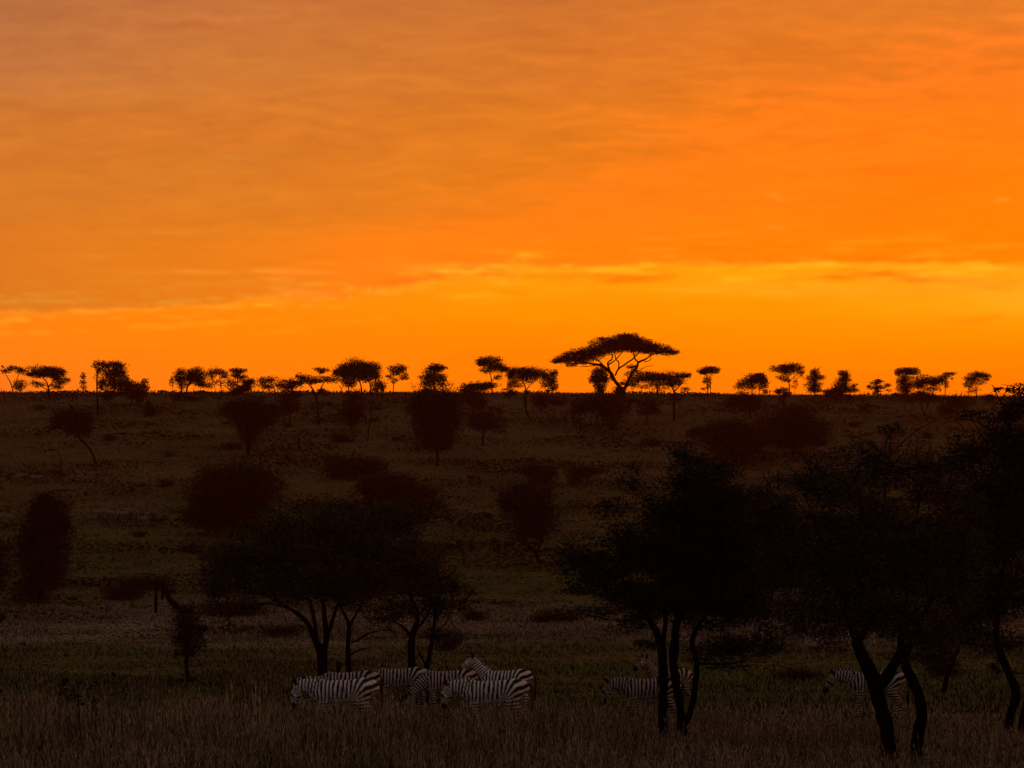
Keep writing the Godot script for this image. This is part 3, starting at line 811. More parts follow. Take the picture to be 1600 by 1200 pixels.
	tree("umbrella_acacia", "low flat dark umbrella tree right of the big round tree", "tree", G, 738, 652, [[[738, 653, 3], [738, 636, 2.6], [741, 618, 2.2]]], [[750, 603, 24, 4.5, 1.7], [742, 608, 20, 6, 1.5], [765, 602, 13, 4, 1.3], [735, 620, 18, 9, 1.3], [748, 632, 14, 8, 1.0], [730, 610, 10, 5, 1.2]], {"leaf": 2.5})
	tree("umbrella_acacia", "wide flat umbrella tree with long trunk left of the largest acacia", "tree", G, 822, 652, [[[827, 654, 3], [822, 642, 2.8], [820, 622, 2.6], [821, 608, 2.2], [817, 596, 1.8]], [[820, 612, 1.8], [830, 600, 1.5], [838, 592, 1.2]]], [[818, 580, 24, 5.5, 1.7], [836, 583, 20, 6, 1.6], [812, 588, 19, 5, 1.4], [800, 582, 9, 5, 1.2], [826, 592, 20, 6, 0.9], [852, 588, 9, 6, 1.1], [809, 601, 8, 6, 0.7]], {"leaf": 2.3, "fan": 1.3})
	tree("tree", "leafy upright tree filling the gap beside the largest acacia", "tree", G, 862, 618, [[[862, 618, 2], [862, 600, 1.6]]], [[865, 583, 6, 5, 1.2], [859, 592, 10, 7, 1.0], [864, 603, 8, 8, 1.1], [852, 602, 7, 5, 0.7]], {"leaf": 2.3, "d": 354.0})
	tree("acacia", "small dark tree with hanging foliage on the slope below the flat umbrella tree", "tree", "trees on the hill", 845, 645, [[[845, 646, 2.2], [844, 632, 1.7]], [[851, 650, 1], [850, 636, 0.8]]], [[847, 622, 14, 6, 1.2], [843, 629, 9, 7, 1.1], [852, 632, 6, 5, 0.8]], {"leaf": 2.6})
	tree("tree", "tufted dark tree half hidden under the left limb of the largest acacia", "tree", G, 936, 622, [[[936, 622, 4], [936, 606, 3.5], [937, 594, 2]]], [[936, 582, 11, 7, 1.5], [937, 590, 14, 6, 1.5], [930, 594, 9, 5, 1.2], [937, 602, 9, 6, 1.4], [945, 593, 6, 7, 1.1], [937, 611, 7, 6, 1.3]], {"leaf": 2.3, "d": 360.0})
	tree("umbrella_acacia", "long level-topped tree spreading right of the largest acacia", "tree", G, 1053, 657, [[[1053, 658, 4], [1053, 630, 3.6], [1053, 610, 3], [1046, 600, 2.2]], [[1053, 612, 2.4], [1063, 602, 1.8]], [[988, 616, 1.4], [987, 604, 1]], [[1001, 615, 1.6], [1004, 602, 1.2]], [[1027, 617, 3], [1027, 600, 2.2]]], [[1000, 589, 17, 7, 1.7], [1022, 590, 22, 7, 1.7], [1046, 590, 21, 7, 1.7], [1066, 587, 13, 4, 1.3], [1074, 586, 6, 2.6, 0.8], [987, 598, 11, 7, 1.3], [1048, 600, 14, 5, 1.2], [1064, 596, 11, 3, 0.8], [1025, 600, 22, 3, 0.9], [1070, 609, 7, 4, 0.8], [1033, 607, 10, 4, 0.6], [1005, 603, 14, 3, 0.5], [992, 580, 5, 3, 0.8]], {"leaf": 2.3, "fan": 1.2})
	tree("acacia", "small lone mushroom-shaped tree on bare skyline right of the largest acacia", "tree", G, 1106, 614, [[[1106, 615, 1.8], [1105, 600, 1.6], [1104, 586, 1.4]], [[1110, 614, 1.2], [1110, 600, 1], [1109, 588, 1]]], [[1108, 579.5, 15, 4.4, 1.7], [1097, 582, 7, 2.5, 1.2], [1110, 576, 10, 2.5, 1.1], [1106, 595, 6, 7, 0.8], [1101, 607, 5, 2.5, 0.5], [1109, 603, 4, 4, 0.6]], {"leaf": 2.2, "d": 360.0})
	tree("tree", "rounded low tree on the skyline right of the mushroom-shaped tree", "tree", G, 1176, 616, [[[1176, 617, 1.8], [1175, 604, 1.4]], [[1186, 616, 1.4], [1187, 604, 1]], [[1160, 615, 1], [1163, 604, 0.8]]], [[1180, 592, 15, 7, 1.4], [1170, 598, 16, 6, 1.2], [1188, 588, 8, 5, 1.2], [1192, 600, 8, 8, 1.2], [1157, 604, 9, 5, 0.8], [1177, 606, 14, 3, 0.5], [1196, 612, 5, 4, 0.8]], {"leaf": 2.3, "d": 357.0, "fan": 1.4})
	tree("acacia", "tall feathery acacia with open crown on the right skyline", "tree", G, 1234, 617, [[[1234, 618, 2.2], [1233, 600, 1.9], [1231, 588, 1.5]], [[1233, 598, 1.3], [1222, 586, 0.9]], [[1233, 597, 1.3], [1246, 584, 0.9]]], [[1230, 573, 16, 5, 1.2], [1246, 575, 9, 5, 0.9], [1214, 577, 10, 4, 0.8], [1232, 580, 14, 6, 1.0], [1252, 583, 5, 5, 0.7], [1222, 590, 8, 5, 0.6], [1242, 598, 5, 8, 0.3], [1230, 592, 5, 5, 0.5]], {"leaf": 2.1, "d": 358.0, "fan": 1.6, "twigs": 0.8})
	tree("tree", "pointed leafy tree standing right of the feathery acacia", "tree", G, 1273, 617, [[[1273, 622, 2.4], [1273, 605, 2], [1273, 585, 1.3], [1274, 573, 0.8]]], [[1273, 583, 7, 6, 1.1], [1270, 592, 9, 5, 1.1], [1280, 590, 7, 4, 0.9], [1272, 602, 11, 6, 1.3], [1273, 609, 12, 4, 1.1]], {"leaf": 2.2, "d": 357.0, "twigs": 0.8})
	tree("tree", "small dark steeple-like tree standing on the low mound of the right skyline", "tree", G, 1317, 616, [[[1317, 617, 2], [1317, 603, 1.7], [1318, 587, 1]]], [[1318, 583, 7, 4, 1.4], [1320, 589, 8, 5, 1.4], [1316, 597, 9, 5, 1.3], [1315, 605, 11, 6, 1.3], [1325, 594, 5, 2, 0.8], [1317, 610, 13, 4, 1.2]], {"leaf": 2.2, "d": 358.0})
	tree("bush", "tiny airy bush right of the steeple-like tree on the skyline", "bush", G, 1335, 616, [[[1335, 617, 1], [1335, 606, 0.7]]], [[1334, 602, 5, 3, 0.8], [1335, 609, 7, 4, 0.7], [1332, 608, 3, 4, 0.6]], {"leaf": 2.1, "d": 359.0})
	tree("bush", "mounded dark bush lying flat along the skyline left of the steeple-like tree", "bush", G, 1299, 616, [], [[1300, 612, 14, 3.5, 1.6], [1308, 609, 8, 4, 1.4]], {"leaf": 2.2, "d": 361.0})
	tree("tree", "squat little tree with level arms alone on the right skyline", "tree", G, 1371, 618, [[[1372, 620, 2.4], [1371, 610, 2], [1369, 600, 1.4]], [[1372, 611, 1.2], [1383, 604, 0.9]]], [[1373, 595, 8, 2.6, 1.2], [1368, 599, 7, 3, 1.0], [1371, 605, 14, 3, 1.1], [1387, 602, 6, 2.2, 0.9], [1370, 612, 5, 4, 1.2], [1359, 604, 4, 2.5, 0.7], [1388, 612, 4, 3, 0.4]], {"leaf": 2.2, "d": 356.0})
	tree("acacia", "tall flat-capped dark tree left of the low spreading one at right skyline", "tree", G, 1416, 620, [[[1417, 621, 6], [1415, 605, 3], [1413, 590, 2]], [[1418, 606, 1.5], [1424, 592, 1.2]]], [[1417, 579, 17, 3.6, 1.6], [1424, 583, 11, 3.5, 1.2], [1404, 582, 6, 4, 1.1], [1411, 597, 9, 7, 1.4], [1415, 607, 11, 7, 1.5], [1418, 589, 10, 4, 0.5]], {"leaf": 2.2, "d": 352.0})
	tree("umbrella_acacia", "low spreading tree with V-shaped trunk at right of the skyline", "tree", G, 1445, 650, [[[1445, 652, 3], [1441, 640, 2.4], [1438, 628, 2], [1442, 612, 1.8]], [[1445, 650, 2.2], [1449, 636, 1.8], [1455, 620, 1.6], [1462, 606, 1.2]]], [[1447, 595, 18, 6.5, 1.6], [1462, 597, 12, 6, 1.4], [1436, 602, 12, 7, 1.3], [1437, 620, 22, 7, 1.2], [1462, 622, 14, 5, 1.0], [1463, 608, 8, 4, 0.6], [1452, 607, 10, 4, 0.6]], {"leaf": 2.4})
	tree("acacia", "slim tree with a wind-tilted cap right of the low spreading tree", "tree", G, 1476, 618, [[[1476, 619, 1.6], [1477, 606, 1.3], [1478, 594, 1.1]]], [[1484, 584, 9, 2.4, 1.2], [1476, 589, 9, 3.4, 1.1], [1470, 594, 7, 4, 0.8], [1478, 598, 5, 8, 0.5], [1489, 592, 3, 2, 0.4]], {"leaf": 2.1, "d": 355.0})
	tree("acacia", "wide open-branched tree farthest right on the clear skyline", "tree", G, 1526, 619, [[[1526, 620, 1.8], [1525, 606, 1.5], [1522, 596, 1.1]], [[1525, 606, 1.2], [1536, 596, 0.9]], [[1514, 619, 1], [1513, 604, 0.8]]], [[1530, 585, 16, 3.6, 1.4], [1540, 590, 8, 4, 1.0], [1518, 591, 11, 4, 1.1], [1513, 600, 7, 6, 1.0], [1530, 597, 12, 4, 0.6], [1520, 610, 9, 4, 0.5]], {"leaf": 2.2, "d": 356.0, "fan": 1.6})
	# low scrub along the ridge
	rng.seed = 555
	var scrub := []
	for i in 34:
		var px := rng.randf_range(120, 1560)
		if px > 870 and px < 930: continue
		var py := rng.randf_range(613.0, 622.0)
		var w := rng.randf_range(4.0, 11.0)
		var keep := rng.state
		if scrub.size() < 6:
			scrub.append(tree("scrub_bush", "low dark scrub bush on the ridge between the skyline trees", "bush", "scrub along the ridge", px, py, [], [[px, py - w * 0.35, w, w * 0.45, 1.2], [px - w * 0.5, py - w * 0.2, w * 0.7, w * 0.3, 1.0], [px + w * 0.3, py - w * 0.6, w * 0.4, w * 0.3, 0.9]], {"leaf": 2.3, "twigs": 0.7, "d": rng.randf_range(350.0, 361.0)}))
		else:
			var o = scrub[i % 6].duplicate()
			o.name = numbered("scrub_bush")
			add_child(o, true)
			o.position = on_ground(px, rng.randf_range(346.0, 361.0))
			o.rotation.y = rng.randf() * TAU
			o.scale = Vector3.ONE * rng.randf_range(0.6, 1.4)
		rng.state = keep + 77
	# tufts and stalks that fringe the ridge
	var pl := []
	rng.seed = 41
	for i in 900:
		var px := rng.randf_range(-40, 1640)
		var d := rng.randf_range(352.0, 372.0)
		var s := rng.randf_range(0.6, 1.7) * (2.2 if rng.randf() < 0.05 else 1.0)
		pl.append([Transform3D(Basis(Vector3.UP, rng.randf() * TAU).scaled(Vector3(s * 1.2, s, s * 1.2)), on_ground(px, d)), Color(0.05, 0.042, 0.02) * rng.randf_range(0.6, 1.2)])
	scatter("ridge_grass", "sparse tall grass and stalks fringing the ridge", "grass", tuft(8, 0.42, 0.3, 0.03, true, 960), pl, M.grass)

func build_hill() -> void:
	var G := "trees on the hill"
	tree("tree", "big round dense tree with bare trunk in the middle of the hill", "tree", G, 683, 728, [[[683, 730, 5], [683, 705, 4.6], [683, 680, 4]]], [[682, 630, 34, 22, 1.7], [672, 650, 30, 22, 1.6], [695, 652, 27, 24, 1.6], [683, 675, 30, 18, 1.6], [678, 690, 22, 12, 1.5], [692, 693, 15, 10, 1.3], [650, 640, 10, 10, 0.8], [654, 676, 8, 8, 0.6]], {"leaf": 3.0})
	tree("acacia", "small soft-crowned tree on thin stem right of the big round tree", "tree", G, 754, 696, [[[754, 697, 3.2], [755, 682, 2.6], [758, 668, 2]], [[755, 680, 1.5], [745, 668, 1.2]]], [[758, 652, 22, 11, 1.2], [768, 664, 22, 9, 1.0], [745, 664, 15, 9, 1.0], [782, 674, 10, 4, 0.5]], {"leaf": 3.0})
	tree("tree", "dark bushy tree with hooked dead branch at its foot, left of centre hill", "tree", G, 388, 712, [[[388, 713, 7], [389, 695, 6], [391, 675, 5]], [[390, 700, 3], [404, 706, 2.4], [420, 705, 2], [437, 698, 1.2]]], [[390, 636, 36, 11, 1.7], [378, 645, 30, 11, 1.6], [408, 650, 26, 13, 1.6], [392, 664, 26, 14, 1.6], [390, 682, 15, 12, 1.3], [360, 640, 15, 6, 1.0], [432, 640, 9, 9, 0.9]], {"leaf": 3.0})
	tree("leaning_tree", "leaning tree with curved bare trunk and windswept crown at left of the hill", "tree", G, 150, 727, [[[151, 728, 5], [147, 715, 4.2], [140, 702, 3.6], [130, 692, 3.2], [122, 682, 3]], [[124, 685, 2.4], [110, 673, 1.8], [92, 668, 1.2]], [[123, 684, 2.2], [126, 668, 1.6], [132, 655, 1.2]]], [[108, 652, 24, 11, 1.3], [124, 660, 20, 15, 1.3], [92, 662, 14, 6, 1.0], [130, 672, 12, 12, 1.1], [84, 668, 8, 4, 0.7], [138, 668, 8, 5, 0.6], [112, 670, 14, 8, 1.0]], {"leaf": 2.8, "twigs": 0.8})
	tree("tree", "broad dark spreading tree low on the hill at left, above the central acacia", "tree", G, 360, 838, [[[360, 839, 8], [362, 815, 7], [365, 790, 6]], [[362, 820, 4], [335, 812, 3]]], [[370, 748, 72, 22, 1.5], [350, 772, 62, 22, 1.5], [405, 765, 42, 22, 1.3], [330, 797, 42, 20, 1.5], [378, 800, 40, 20, 1.3], [305, 808, 20, 12, 0.9], [345, 818, 30, 12, 1.0]], {"leaf": 3.6})
	tree("bush", "flat oval dark bush on the hill, upper of two overlapping bushes", "bush", "bushes on the hill", 556, 748, [[[556, 749, 3], [556, 738, 2.5]]], [[555, 727, 42, 11, 1.7], [540, 736, 32, 9, 1.6], [577, 734, 28, 9, 1.2]], {"leaf": 3.2})
	tree("bush", "larger flat dark bush lower of two overlapping bushes on the hill", "bush", "bushes on the hill", 625, 800, [[[625, 802, 4], [625, 785, 3]]], [[605, 757, 45, 14, 1.7], [628, 772, 50, 16, 1.6], [648, 783, 34, 13, 1.4], [590, 766, 36, 12, 1.4], [662, 770, 18, 8, 0.8]], {"leaf": 3.4})
	tree("acacia", "dark tree with crooked leaning trunk on the hill right of centre", "tree", G, 843, 883, [[[843, 884, 6], [838, 866, 5], [826, 852, 4], [818, 835, 3.4]], [[838, 866, 4], [846, 845, 3.4], [850, 822, 2.6]]], [[825, 775, 44, 18, 1.5], [815, 795, 40, 18, 1.5], [845, 800, 28, 22, 1.3], [830, 822, 28, 18, 1.0], [812, 835, 16, 14, 0.7], [850, 832, 14, 14, 0.7]], {"leaf": 3.6})
	tree("bush", "small dark rounded bush just behind the crooked-trunk tree", "bush", "bushes on the hill", 840, 756, [], [[838, 736, 26, 11, 1.4], [846, 745, 20, 9, 1.2], [862, 738, 12, 6, 0.6]], {"leaf": 3.2})
	tree("bush", "low wedge-shaped dark bush on the hill left of the big near tree", "bush", "bushes on the hill", 905, 758, [], [[925, 735, 22, 5, 1.5], [908, 741, 22, 8, 1.4], [895, 750, 10, 6, 1.1]], {"leaf": 3.0})
	tree("tree", "tall narrow dense dark tree at the left edge of the lower hill", "tree", G, 62, 942, [[[62, 943, 7], [64, 910, 6], [68, 850, 4]]], [[74, 795, 27, 18, 1.6], [70, 825, 37, 26, 1.7], [68, 860, 38, 28, 1.7], [66, 893, 34, 24, 1.6], [55, 920, 26, 18, 1.4], [92, 815, 15, 20, 1.1], [45, 850, 14, 22, 1.0], [70, 780, 14, 8, 0.9], [35, 932, 14, 9, 0.8]], {"leaf": 3.8, "twigs": 0.5})
	tree("tree", "dark tree cut off by the left edge of the picture on the lower hill", "tree", G, -12, 950, [[[-12, 952, 7], [-12, 900, 5]]], [[-15, 880, 26, 26, 1.4], [-10, 905, 20, 24, 1.3], [-22, 850, 20, 20, 1.2]], {"leaf": 3.8})
	tree("tree", "low dark mass of foliage with two thin stems below the largest acacia", "tree", G, 955, 672, [[[955, 674, 3.4], [954, 655, 3], [952, 640, 2.4]], [[908, 676, 2.6], [906, 660, 2], [905, 645, 1.6]], [[898, 668, 1.5], [897, 650, 1.1]]], [[945, 629, 36, 8, 1.3], [962, 637, 22, 12, 1.3], [925, 632, 26, 9, 1.2], [955, 652, 16, 11, 1.1], [903, 640, 14, 10, 1.0], [985, 626, 16, 4, 0.6]], {"leaf": 2.8})
	tree("tree", "faint dark tree on the slope under the long level-topped tree", "tree", G, 1010, 664, [[[1010, 665, 2.4], [1011, 645, 1.8]]], [[1012, 630, 16, 9, 1.0], [1020, 640, 11, 7, 0.8], [1004, 642, 10, 7, 0.7]], {"leaf": 2.7})
	tree("tree", "broad rounded dark tree on the hill behind the big near trees, right", "tree", G, 1240, 712, [[[1240, 714, 5], [1240, 690, 4]]], [[1240, 650, 34, 11, 1.5], [1225, 665, 42, 14, 1.4], [1262, 668, 30, 16, 1.3], [1240, 688, 46, 16, 1.2], [1205, 680, 20, 14, 1.0]], {"leaf": 3.2})
	tree("tree", "soft wide dark tree on the hill above the big near tree", "tree", G, 1150, 725, [[[1150, 727, 5], [1150, 700, 4]]], [[1140, 668, 36, 11, 1.2], [1158, 682, 42, 16, 1.2], [1120, 688, 28, 15, 1.1], [1150, 704, 46, 14, 1.2], [1185, 692, 20, 14, 0.8]], {"leaf": 3.2})
	tree("tree", "dim spreading tree below the rounded skyline tree at right", "tree", G, 1172, 655, [[[1172, 658, 2.6], [1171, 640, 2]]], [[1162, 622, 26, 8, 1.1], [1148, 630, 18, 8, 1.0], [1176, 632, 16, 6, 0.8]], {"leaf": 2.6})
	tree("tree", "thin dark tree on the slope just below the feathery acacia", "tree", G, 1224, 640, [[[1223, 642, 3], [1224, 628, 2.6], [1226, 617, 2]]], [[1226, 611, 7, 4, 1.3], [1222, 622, 6, 5, 1.0]], {"leaf": 2.3})
	tree("tree", "ragged dark tree on the slope between the V-trunk tree and the right edge", "tree", G, 1492, 660, [[[1492, 662, 2.6], [1494, 645, 2]]], [[1492, 626, 20, 7, 1.0], [1480, 640, 16, 9, 1.1], [1505, 634, 14, 8, 0.8]], {"leaf": 2.6})
	tree("bush", "small ragged bush on the slope near the right end of the skyline", "bush", "bushes on the hill", 1353, 646, [], [[1353, 637, 12, 6, 0.9]], {"leaf": 2.5})
	# foot of the hill
	tree("tree", "small round-headed tree on thin stem standing alone at left of the flat", "tree", "trees on the flat", 291, 1064, [[[292, 1066, 8], [291, 1050, 6], [291, 1028, 6], [291, 1010, 5]]], [[290, 958, 18, 13, 1.7], [289, 980, 24, 18, 1.8], [294, 1003, 24, 16, 1.7], [292, 1020, 13, 10, 1.3], [313, 990, 9, 12, 0.9], [277, 1018, 7, 9, 0.6]], {"leaf": 4.2, "twigs": 0.5})
	tree("bush", "low dark bush round the foot of the lone round-headed tree", "bush", "bushes on the flat", 288, 1072, [], [[288, 1064, 22, 6, 1.2], [296, 1058, 12, 6, 1.0], [262, 1069, 22, 2.5, 0.7]], {"leaf": 3.6})
	var shr := [[870, 964, 40, 9, "long low dark thicket right of centre at the foot of the hill"], [738, 962, 20, 9, "small rounded thicket at the foot of the hill left of the long one"], [195, 925, 30, 12, "dark thicket on the lower hill left of the broken snag"], [230, 912, 40, 10, "hazy dark thicket just behind the broken snag"],
		[1250, 1052, 40, 13, "dark low bush behind the zebra at right"], [660, 1090, 36, 14, "reddish dark bush among the legs of the zebra group"], [340, 1068, 24, 3, "low scrap of brush on the flat right of the lone small tree"], [1010, 962, 30, 8, "low thicket behind the big near tree at the foot of the hill"],
		[360, 950, 50, 14, "shadowy thicket behind the left boughs of the central acacia"], [440, 985, 40, 10, "low thicket behind the trunk of the central acacia"], [700, 1000, 22, 20, "dim upright bush behind the bare trunk in the centre"], [1470, 1040, 30, 22, "dark bush between the right-hand trees"]]
	for a in shr:
		tree("bush", a[4], "bush", "bushes on the flat", a[0], a[1] + a[3] * 0.9, [], [[a[0], a[1], a[2], a[3], 1.0], [a[0] - a[2] * 0.3, a[1] + a[3] * 0.3, a[2] * 0.6, a[3] * 0.7, 1.0], [a[0] + a[2] * 0.4, a[1] + a[3] * 0.25, a[2] * 0.5, a[3] * 0.6, 0.9]], {"leaf": 3.4, "twigs": 1.2, "deep": 0.9})
	# small alike bushes dotted over the hillside
	var protos := []
	rng.seed = 301
	var n := 0
	var tries := 0
	while n < 46 and tries < 900:
		tries += 1
		var px := rng.randf_range(5, 1595); var py := 620.0 + pow(rng.randf(), 1.2) * 290.0
		var w := rng.randf_range(5, 15) * (0.8 + (py - 600) / 300.0)
		if px > 900 and py > 700: continue
		var keep := rng.state
		if protos.size() < 5:
			var o := tree("bush", "small faint dark bush dotted on the open hillside grass", "bush", "small bushes dotted over the hillside", px, py, [], [[px, py - w * 0.3, w, w * 0.4, 1.0], [px + w * 0.4, py - w * 0.25, w * 0.7, w * 0.3, 0.9]], {"leaf": 2.8, "twigs": 0.5})
			protos.append(o)
		else:
			var o = protos[n % 5].duplicate()
			o.name = numbered("bush")
			add_child(o, true)
			o.position = on_ground(px, min(depth_at(px, py), 360.0))
			o.rotation.y = rng.randf() * TAU
			o.scale = Vector3.ONE * rng.randf_range(0.7, 1.4)
		rng.state = keep
		n += 1
	# logs, snags and dead wood
	log_piece("fallen_log", "long fallen log lying across the upper hill at left", "log", [[168, 679], [195, 677], [215, 679], [250, 676]], 3.0)
	log_piece("fallen_log", "fallen log with upright stub on the hill right of centre", "log", [[759, 738], [775, 737], [803, 736]], 3.4, [[761, 737], [762, 728]])
	log_piece("fallen_log", "short dark log beside the foot of the leaning tree", "log", [[156, 724], [165, 722], [174, 723]], 3.0)
	log_piece("fallen_log", "dark fallen trunk on the lower hill at left", "log", [[80, 767], [100, 766], [126, 768]], 3.0)
	log_piece("dead_branch", "arched dead branch bent down to the ground at left of the hill", "branch", [[70, 709], [71, 704], [80, 703], [89, 705], [94, 712], [96, 727]], 2.2)
	log_piece("fallen_log", "thin branch lying on the flat in front of the lone round-headed tree", "log", [[308, 1067], [322, 1070], [345, 1069], [362, 1066]], 3.0)
	log_piece("snag", "slim upright dead post at the left foot of the hill", "stump", [[243, 958], [244, 935], [243, 906]], 5.0)
	log_piece("snag", "broken dead tree leaning towards the slim post at foot of the hill", "stump", [[277, 952], [272, 944], [262, 930], [254, 917], [251, 912]], 11.0, [[262, 926], [272, 922]], [[256, 920], [253, 936]])
	log_piece("stump", "short broken stump between the two trunks behind the left zebra", "stump", [[527, 1086], [527, 1060], [529, 1034]], 8.0, [[528, 1050], [532, 1036]])
	log_piece("snag", "bare thin post-like stem standing on the hill below the slender acacia", "stump", [[468, 706], [467, 690], [466, 676]], 2.4)

func log_piece(called: String, label: String, cat: String, line: Array, w: float, stub := [], stub2 := []) -> void:
	rng.seed = hash(label)
	var p0 = line[0]
	var by := 0.0
	for p in line: by = max(by, p[1])
	var d: float = min(depth_at(p0[0], by), 361.0)
	var o := base(called, on_ground(p0[0], d))
	var s := d / F
	for q in [line, stub, stub2]:
		if q.size() == 0: continue
		var pts := []; var rad := []
		for k in q.size():
			pts.append(world(q[k][0], q[k][1], d) - o.position)
			rad.append(w * s * (0.5 if q == line else 0.3) * (1.0 - 0.55 * k / q.size()))
		var bb := bend(pts, rad, w * s * 0.12)
		var v := PackedVector3Array(); var n := PackedVector3Array()
		tube(v, n, bb[0], bb[1], 7)
		part("stem" if q == line else "branch", mesh_of(v, PackedColorArray(), n), M.bark, o)
	tag(o, label, cat, "dead wood")

func build_near_trees() -> void:
	var G := "near trees around the zebras"
	# central acacia above the zebras
	tree("acacia", "wide-crowned acacia with thick forked trunk behind the left zebra", "tree", G, 502, 1096,
		[[[502, 1100, 18], [502, 1058, 16], [500, 1022, 15], [490, 1000, 10], [476, 970, 7], [452, 952, 5], [425, 935, 3]], [[495, 1008, 8], [492, 975, 6], [486, 948, 5], [478, 910, 3]], [[503, 1020, 12], [509, 1000, 9], [507, 962, 7], [505, 930, 5], [512, 890, 3]], [[508, 1002, 8], [519, 972, 6], [525, 950, 5], [545, 915, 3]],
		[[450, 951, 3], [420, 943, 2.6], [395, 947, 2.4], [370, 957, 2.2], [350, 970, 1.8], [327, 974, 1.2]], [[357, 968, 1.6], [361, 990, 1.2], [370, 1000, 0.8]], [[440, 945, 3], [400, 925, 2], [360, 918, 1.4]]],
		[[480, 868, 125, 46, 1.0], [395, 885, 90, 42, 1.1], [560, 850, 100, 55, 1.3], [510, 808, 95, 26, 0.8], [615, 815, 66, 32, 0.8], [425, 835, 55, 30, 0.9], [345, 915, 52, 24, 0.8], [360, 870, 45, 22, 0.7], [650, 880, 60, 40, 1.0], [530, 910, 110, 32, 1.5], [460, 920, 80, 26, 1.3], [660, 800, 35, 20, 0.6], [360, 985, 40, 14, 0.16]],
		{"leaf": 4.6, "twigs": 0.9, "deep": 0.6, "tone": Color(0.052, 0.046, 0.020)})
	tree("tree", "slim tree with Y-shaped fork right of the wide-crowned acacia", "tree", G, 546, 1082, [[[547, 1084, 9], [546, 1047, 8], [545, 1005, 7.5], [546, 978, 7], [540, 962, 4.5], [532, 945, 3]], [[546, 979, 5], [555, 962, 4], [565, 945, 3]], [[548, 1004, 3.6], [560, 1000, 3], [576, 990, 2.6], [600, 985, 2], [625, 988, 1.2]], [[547, 1024, 3], [562, 1015, 2.2], [580, 1012, 1.4]]], [[560, 925, 50, 24, 1.0], [600, 955, 36, 16, 0.35], [535, 935, 30, 14, 0.8], [600, 975, 40, 14, 0.15]], {"leaf": 4.4, "twigs": 1.2})
	tree("tree", "thick-trunked dark tree rising behind the middle zebra", "tree", G, 644, 1080, [[[644, 1096, 14], [643, 1062, 13], [642, 1006, 12], [647, 984, 9], [652, 960, 6], [640, 930, 4]], [[643, 998, 6], [630, 980, 4], [612, 970, 2.4]], [[647, 986, 6], [664, 968, 4], [676, 940, 3]]], [[650, 910, 65, 34, 1.0], [690, 935, 42, 28, 0.6], [620, 950, 44, 20, 0.5], [660, 960, 50, 20, 0.3]], {"leaf": 4.4, "twigs": 1.0})
	tree("dead_tree", "slender nearly bare tree with drooping twigs right of the thick trunk", "tree", G, 664, 1086, [[[660, 1104, 10], [663, 1058, 9], [669, 1034, 7], [674, 1010, 6], [677, 990, 5], [681, 950, 3.6], [688, 930, 2]], [[666, 1040, 4], [656, 1022, 3], [652, 1008, 2]], [[676, 990, 3], [696, 975, 2], [706, 950, 1.2]], [[679, 970, 2.6], [700, 940, 1.8], [722, 925, 1]]], [[700, 945, 36, 28, 0.25], [690, 990, 34, 22, 0.2], [722, 920, 20, 14, 0.2]], {"leaf": 4.0, "twigs": 1.4})
	# big tree right of centre
	tree("tree", "large dark thorny tree with three stems standing in grass right of centre", "tree", G, 1052, 1166,
		[[[1036, 1170, 16], [1036, 1130, 15], [1036, 1090, 15], [1036, 1050, 15], [1030, 1000, 13], [1012, 965, 9], [985, 930, 6]], [[1066, 1172, 18], [1066, 1140, 17], [1066, 1120, 14], [1061, 1085, 13], [1056, 1050, 14], [1055, 1012, 14], [1058, 975, 12], [1075, 920, 8], [1090, 850, 6]], [[1070, 1130, 12], [1080, 1112, 10], [1086, 1075, 9], [1090, 1037, 9], [1083, 1000, 8], [1110, 950, 6], [1150, 900, 4]], [[1036, 1010, 8], [1040, 950, 7], [1030, 880, 5]]],
		[[1060, 702, 22, 10, 0.8], [1075, 720, 30, 16, 0.9], [1100, 750, 52, 34, 1.4], [1130, 800, 75, 55, 1.5], [1060, 800, 62, 50, 1.4], [1090, 850, 80, 60, 1.6], [1000, 855, 72, 42, 1.3], [1080, 900, 110, 60, 1.6], [1165, 870, 55, 50, 1.3], [935, 895, 56, 36, 1.1], [1000, 935, 90, 26, 1.4], [1110, 950, 85, 36, 1.5], [1180, 950, 52, 40, 1.1], [1185, 800, 30, 50, 0.8], [925, 955, 42, 11, 0.8], [985, 975, 40, 14, 0.7], [1160, 1010, 52, 24, 1.0], [1205, 1005, 34, 18, 0.8], [1200, 880, 40, 60, 1.0], [905, 870, 34, 26, 0.8], [1115, 1020, 40, 18, 0.9], [1150, 1042, 34, 9, 0.5], [985, 750, 28, 22, 0.35], [960, 790, 30, 26, 0.4], [1010, 1005, 20, 12, 0.8], [900, 925, 24, 10, 0.5]],
		{"leaf": 4.8, "twigs": 1.2, "deep": 0.6})
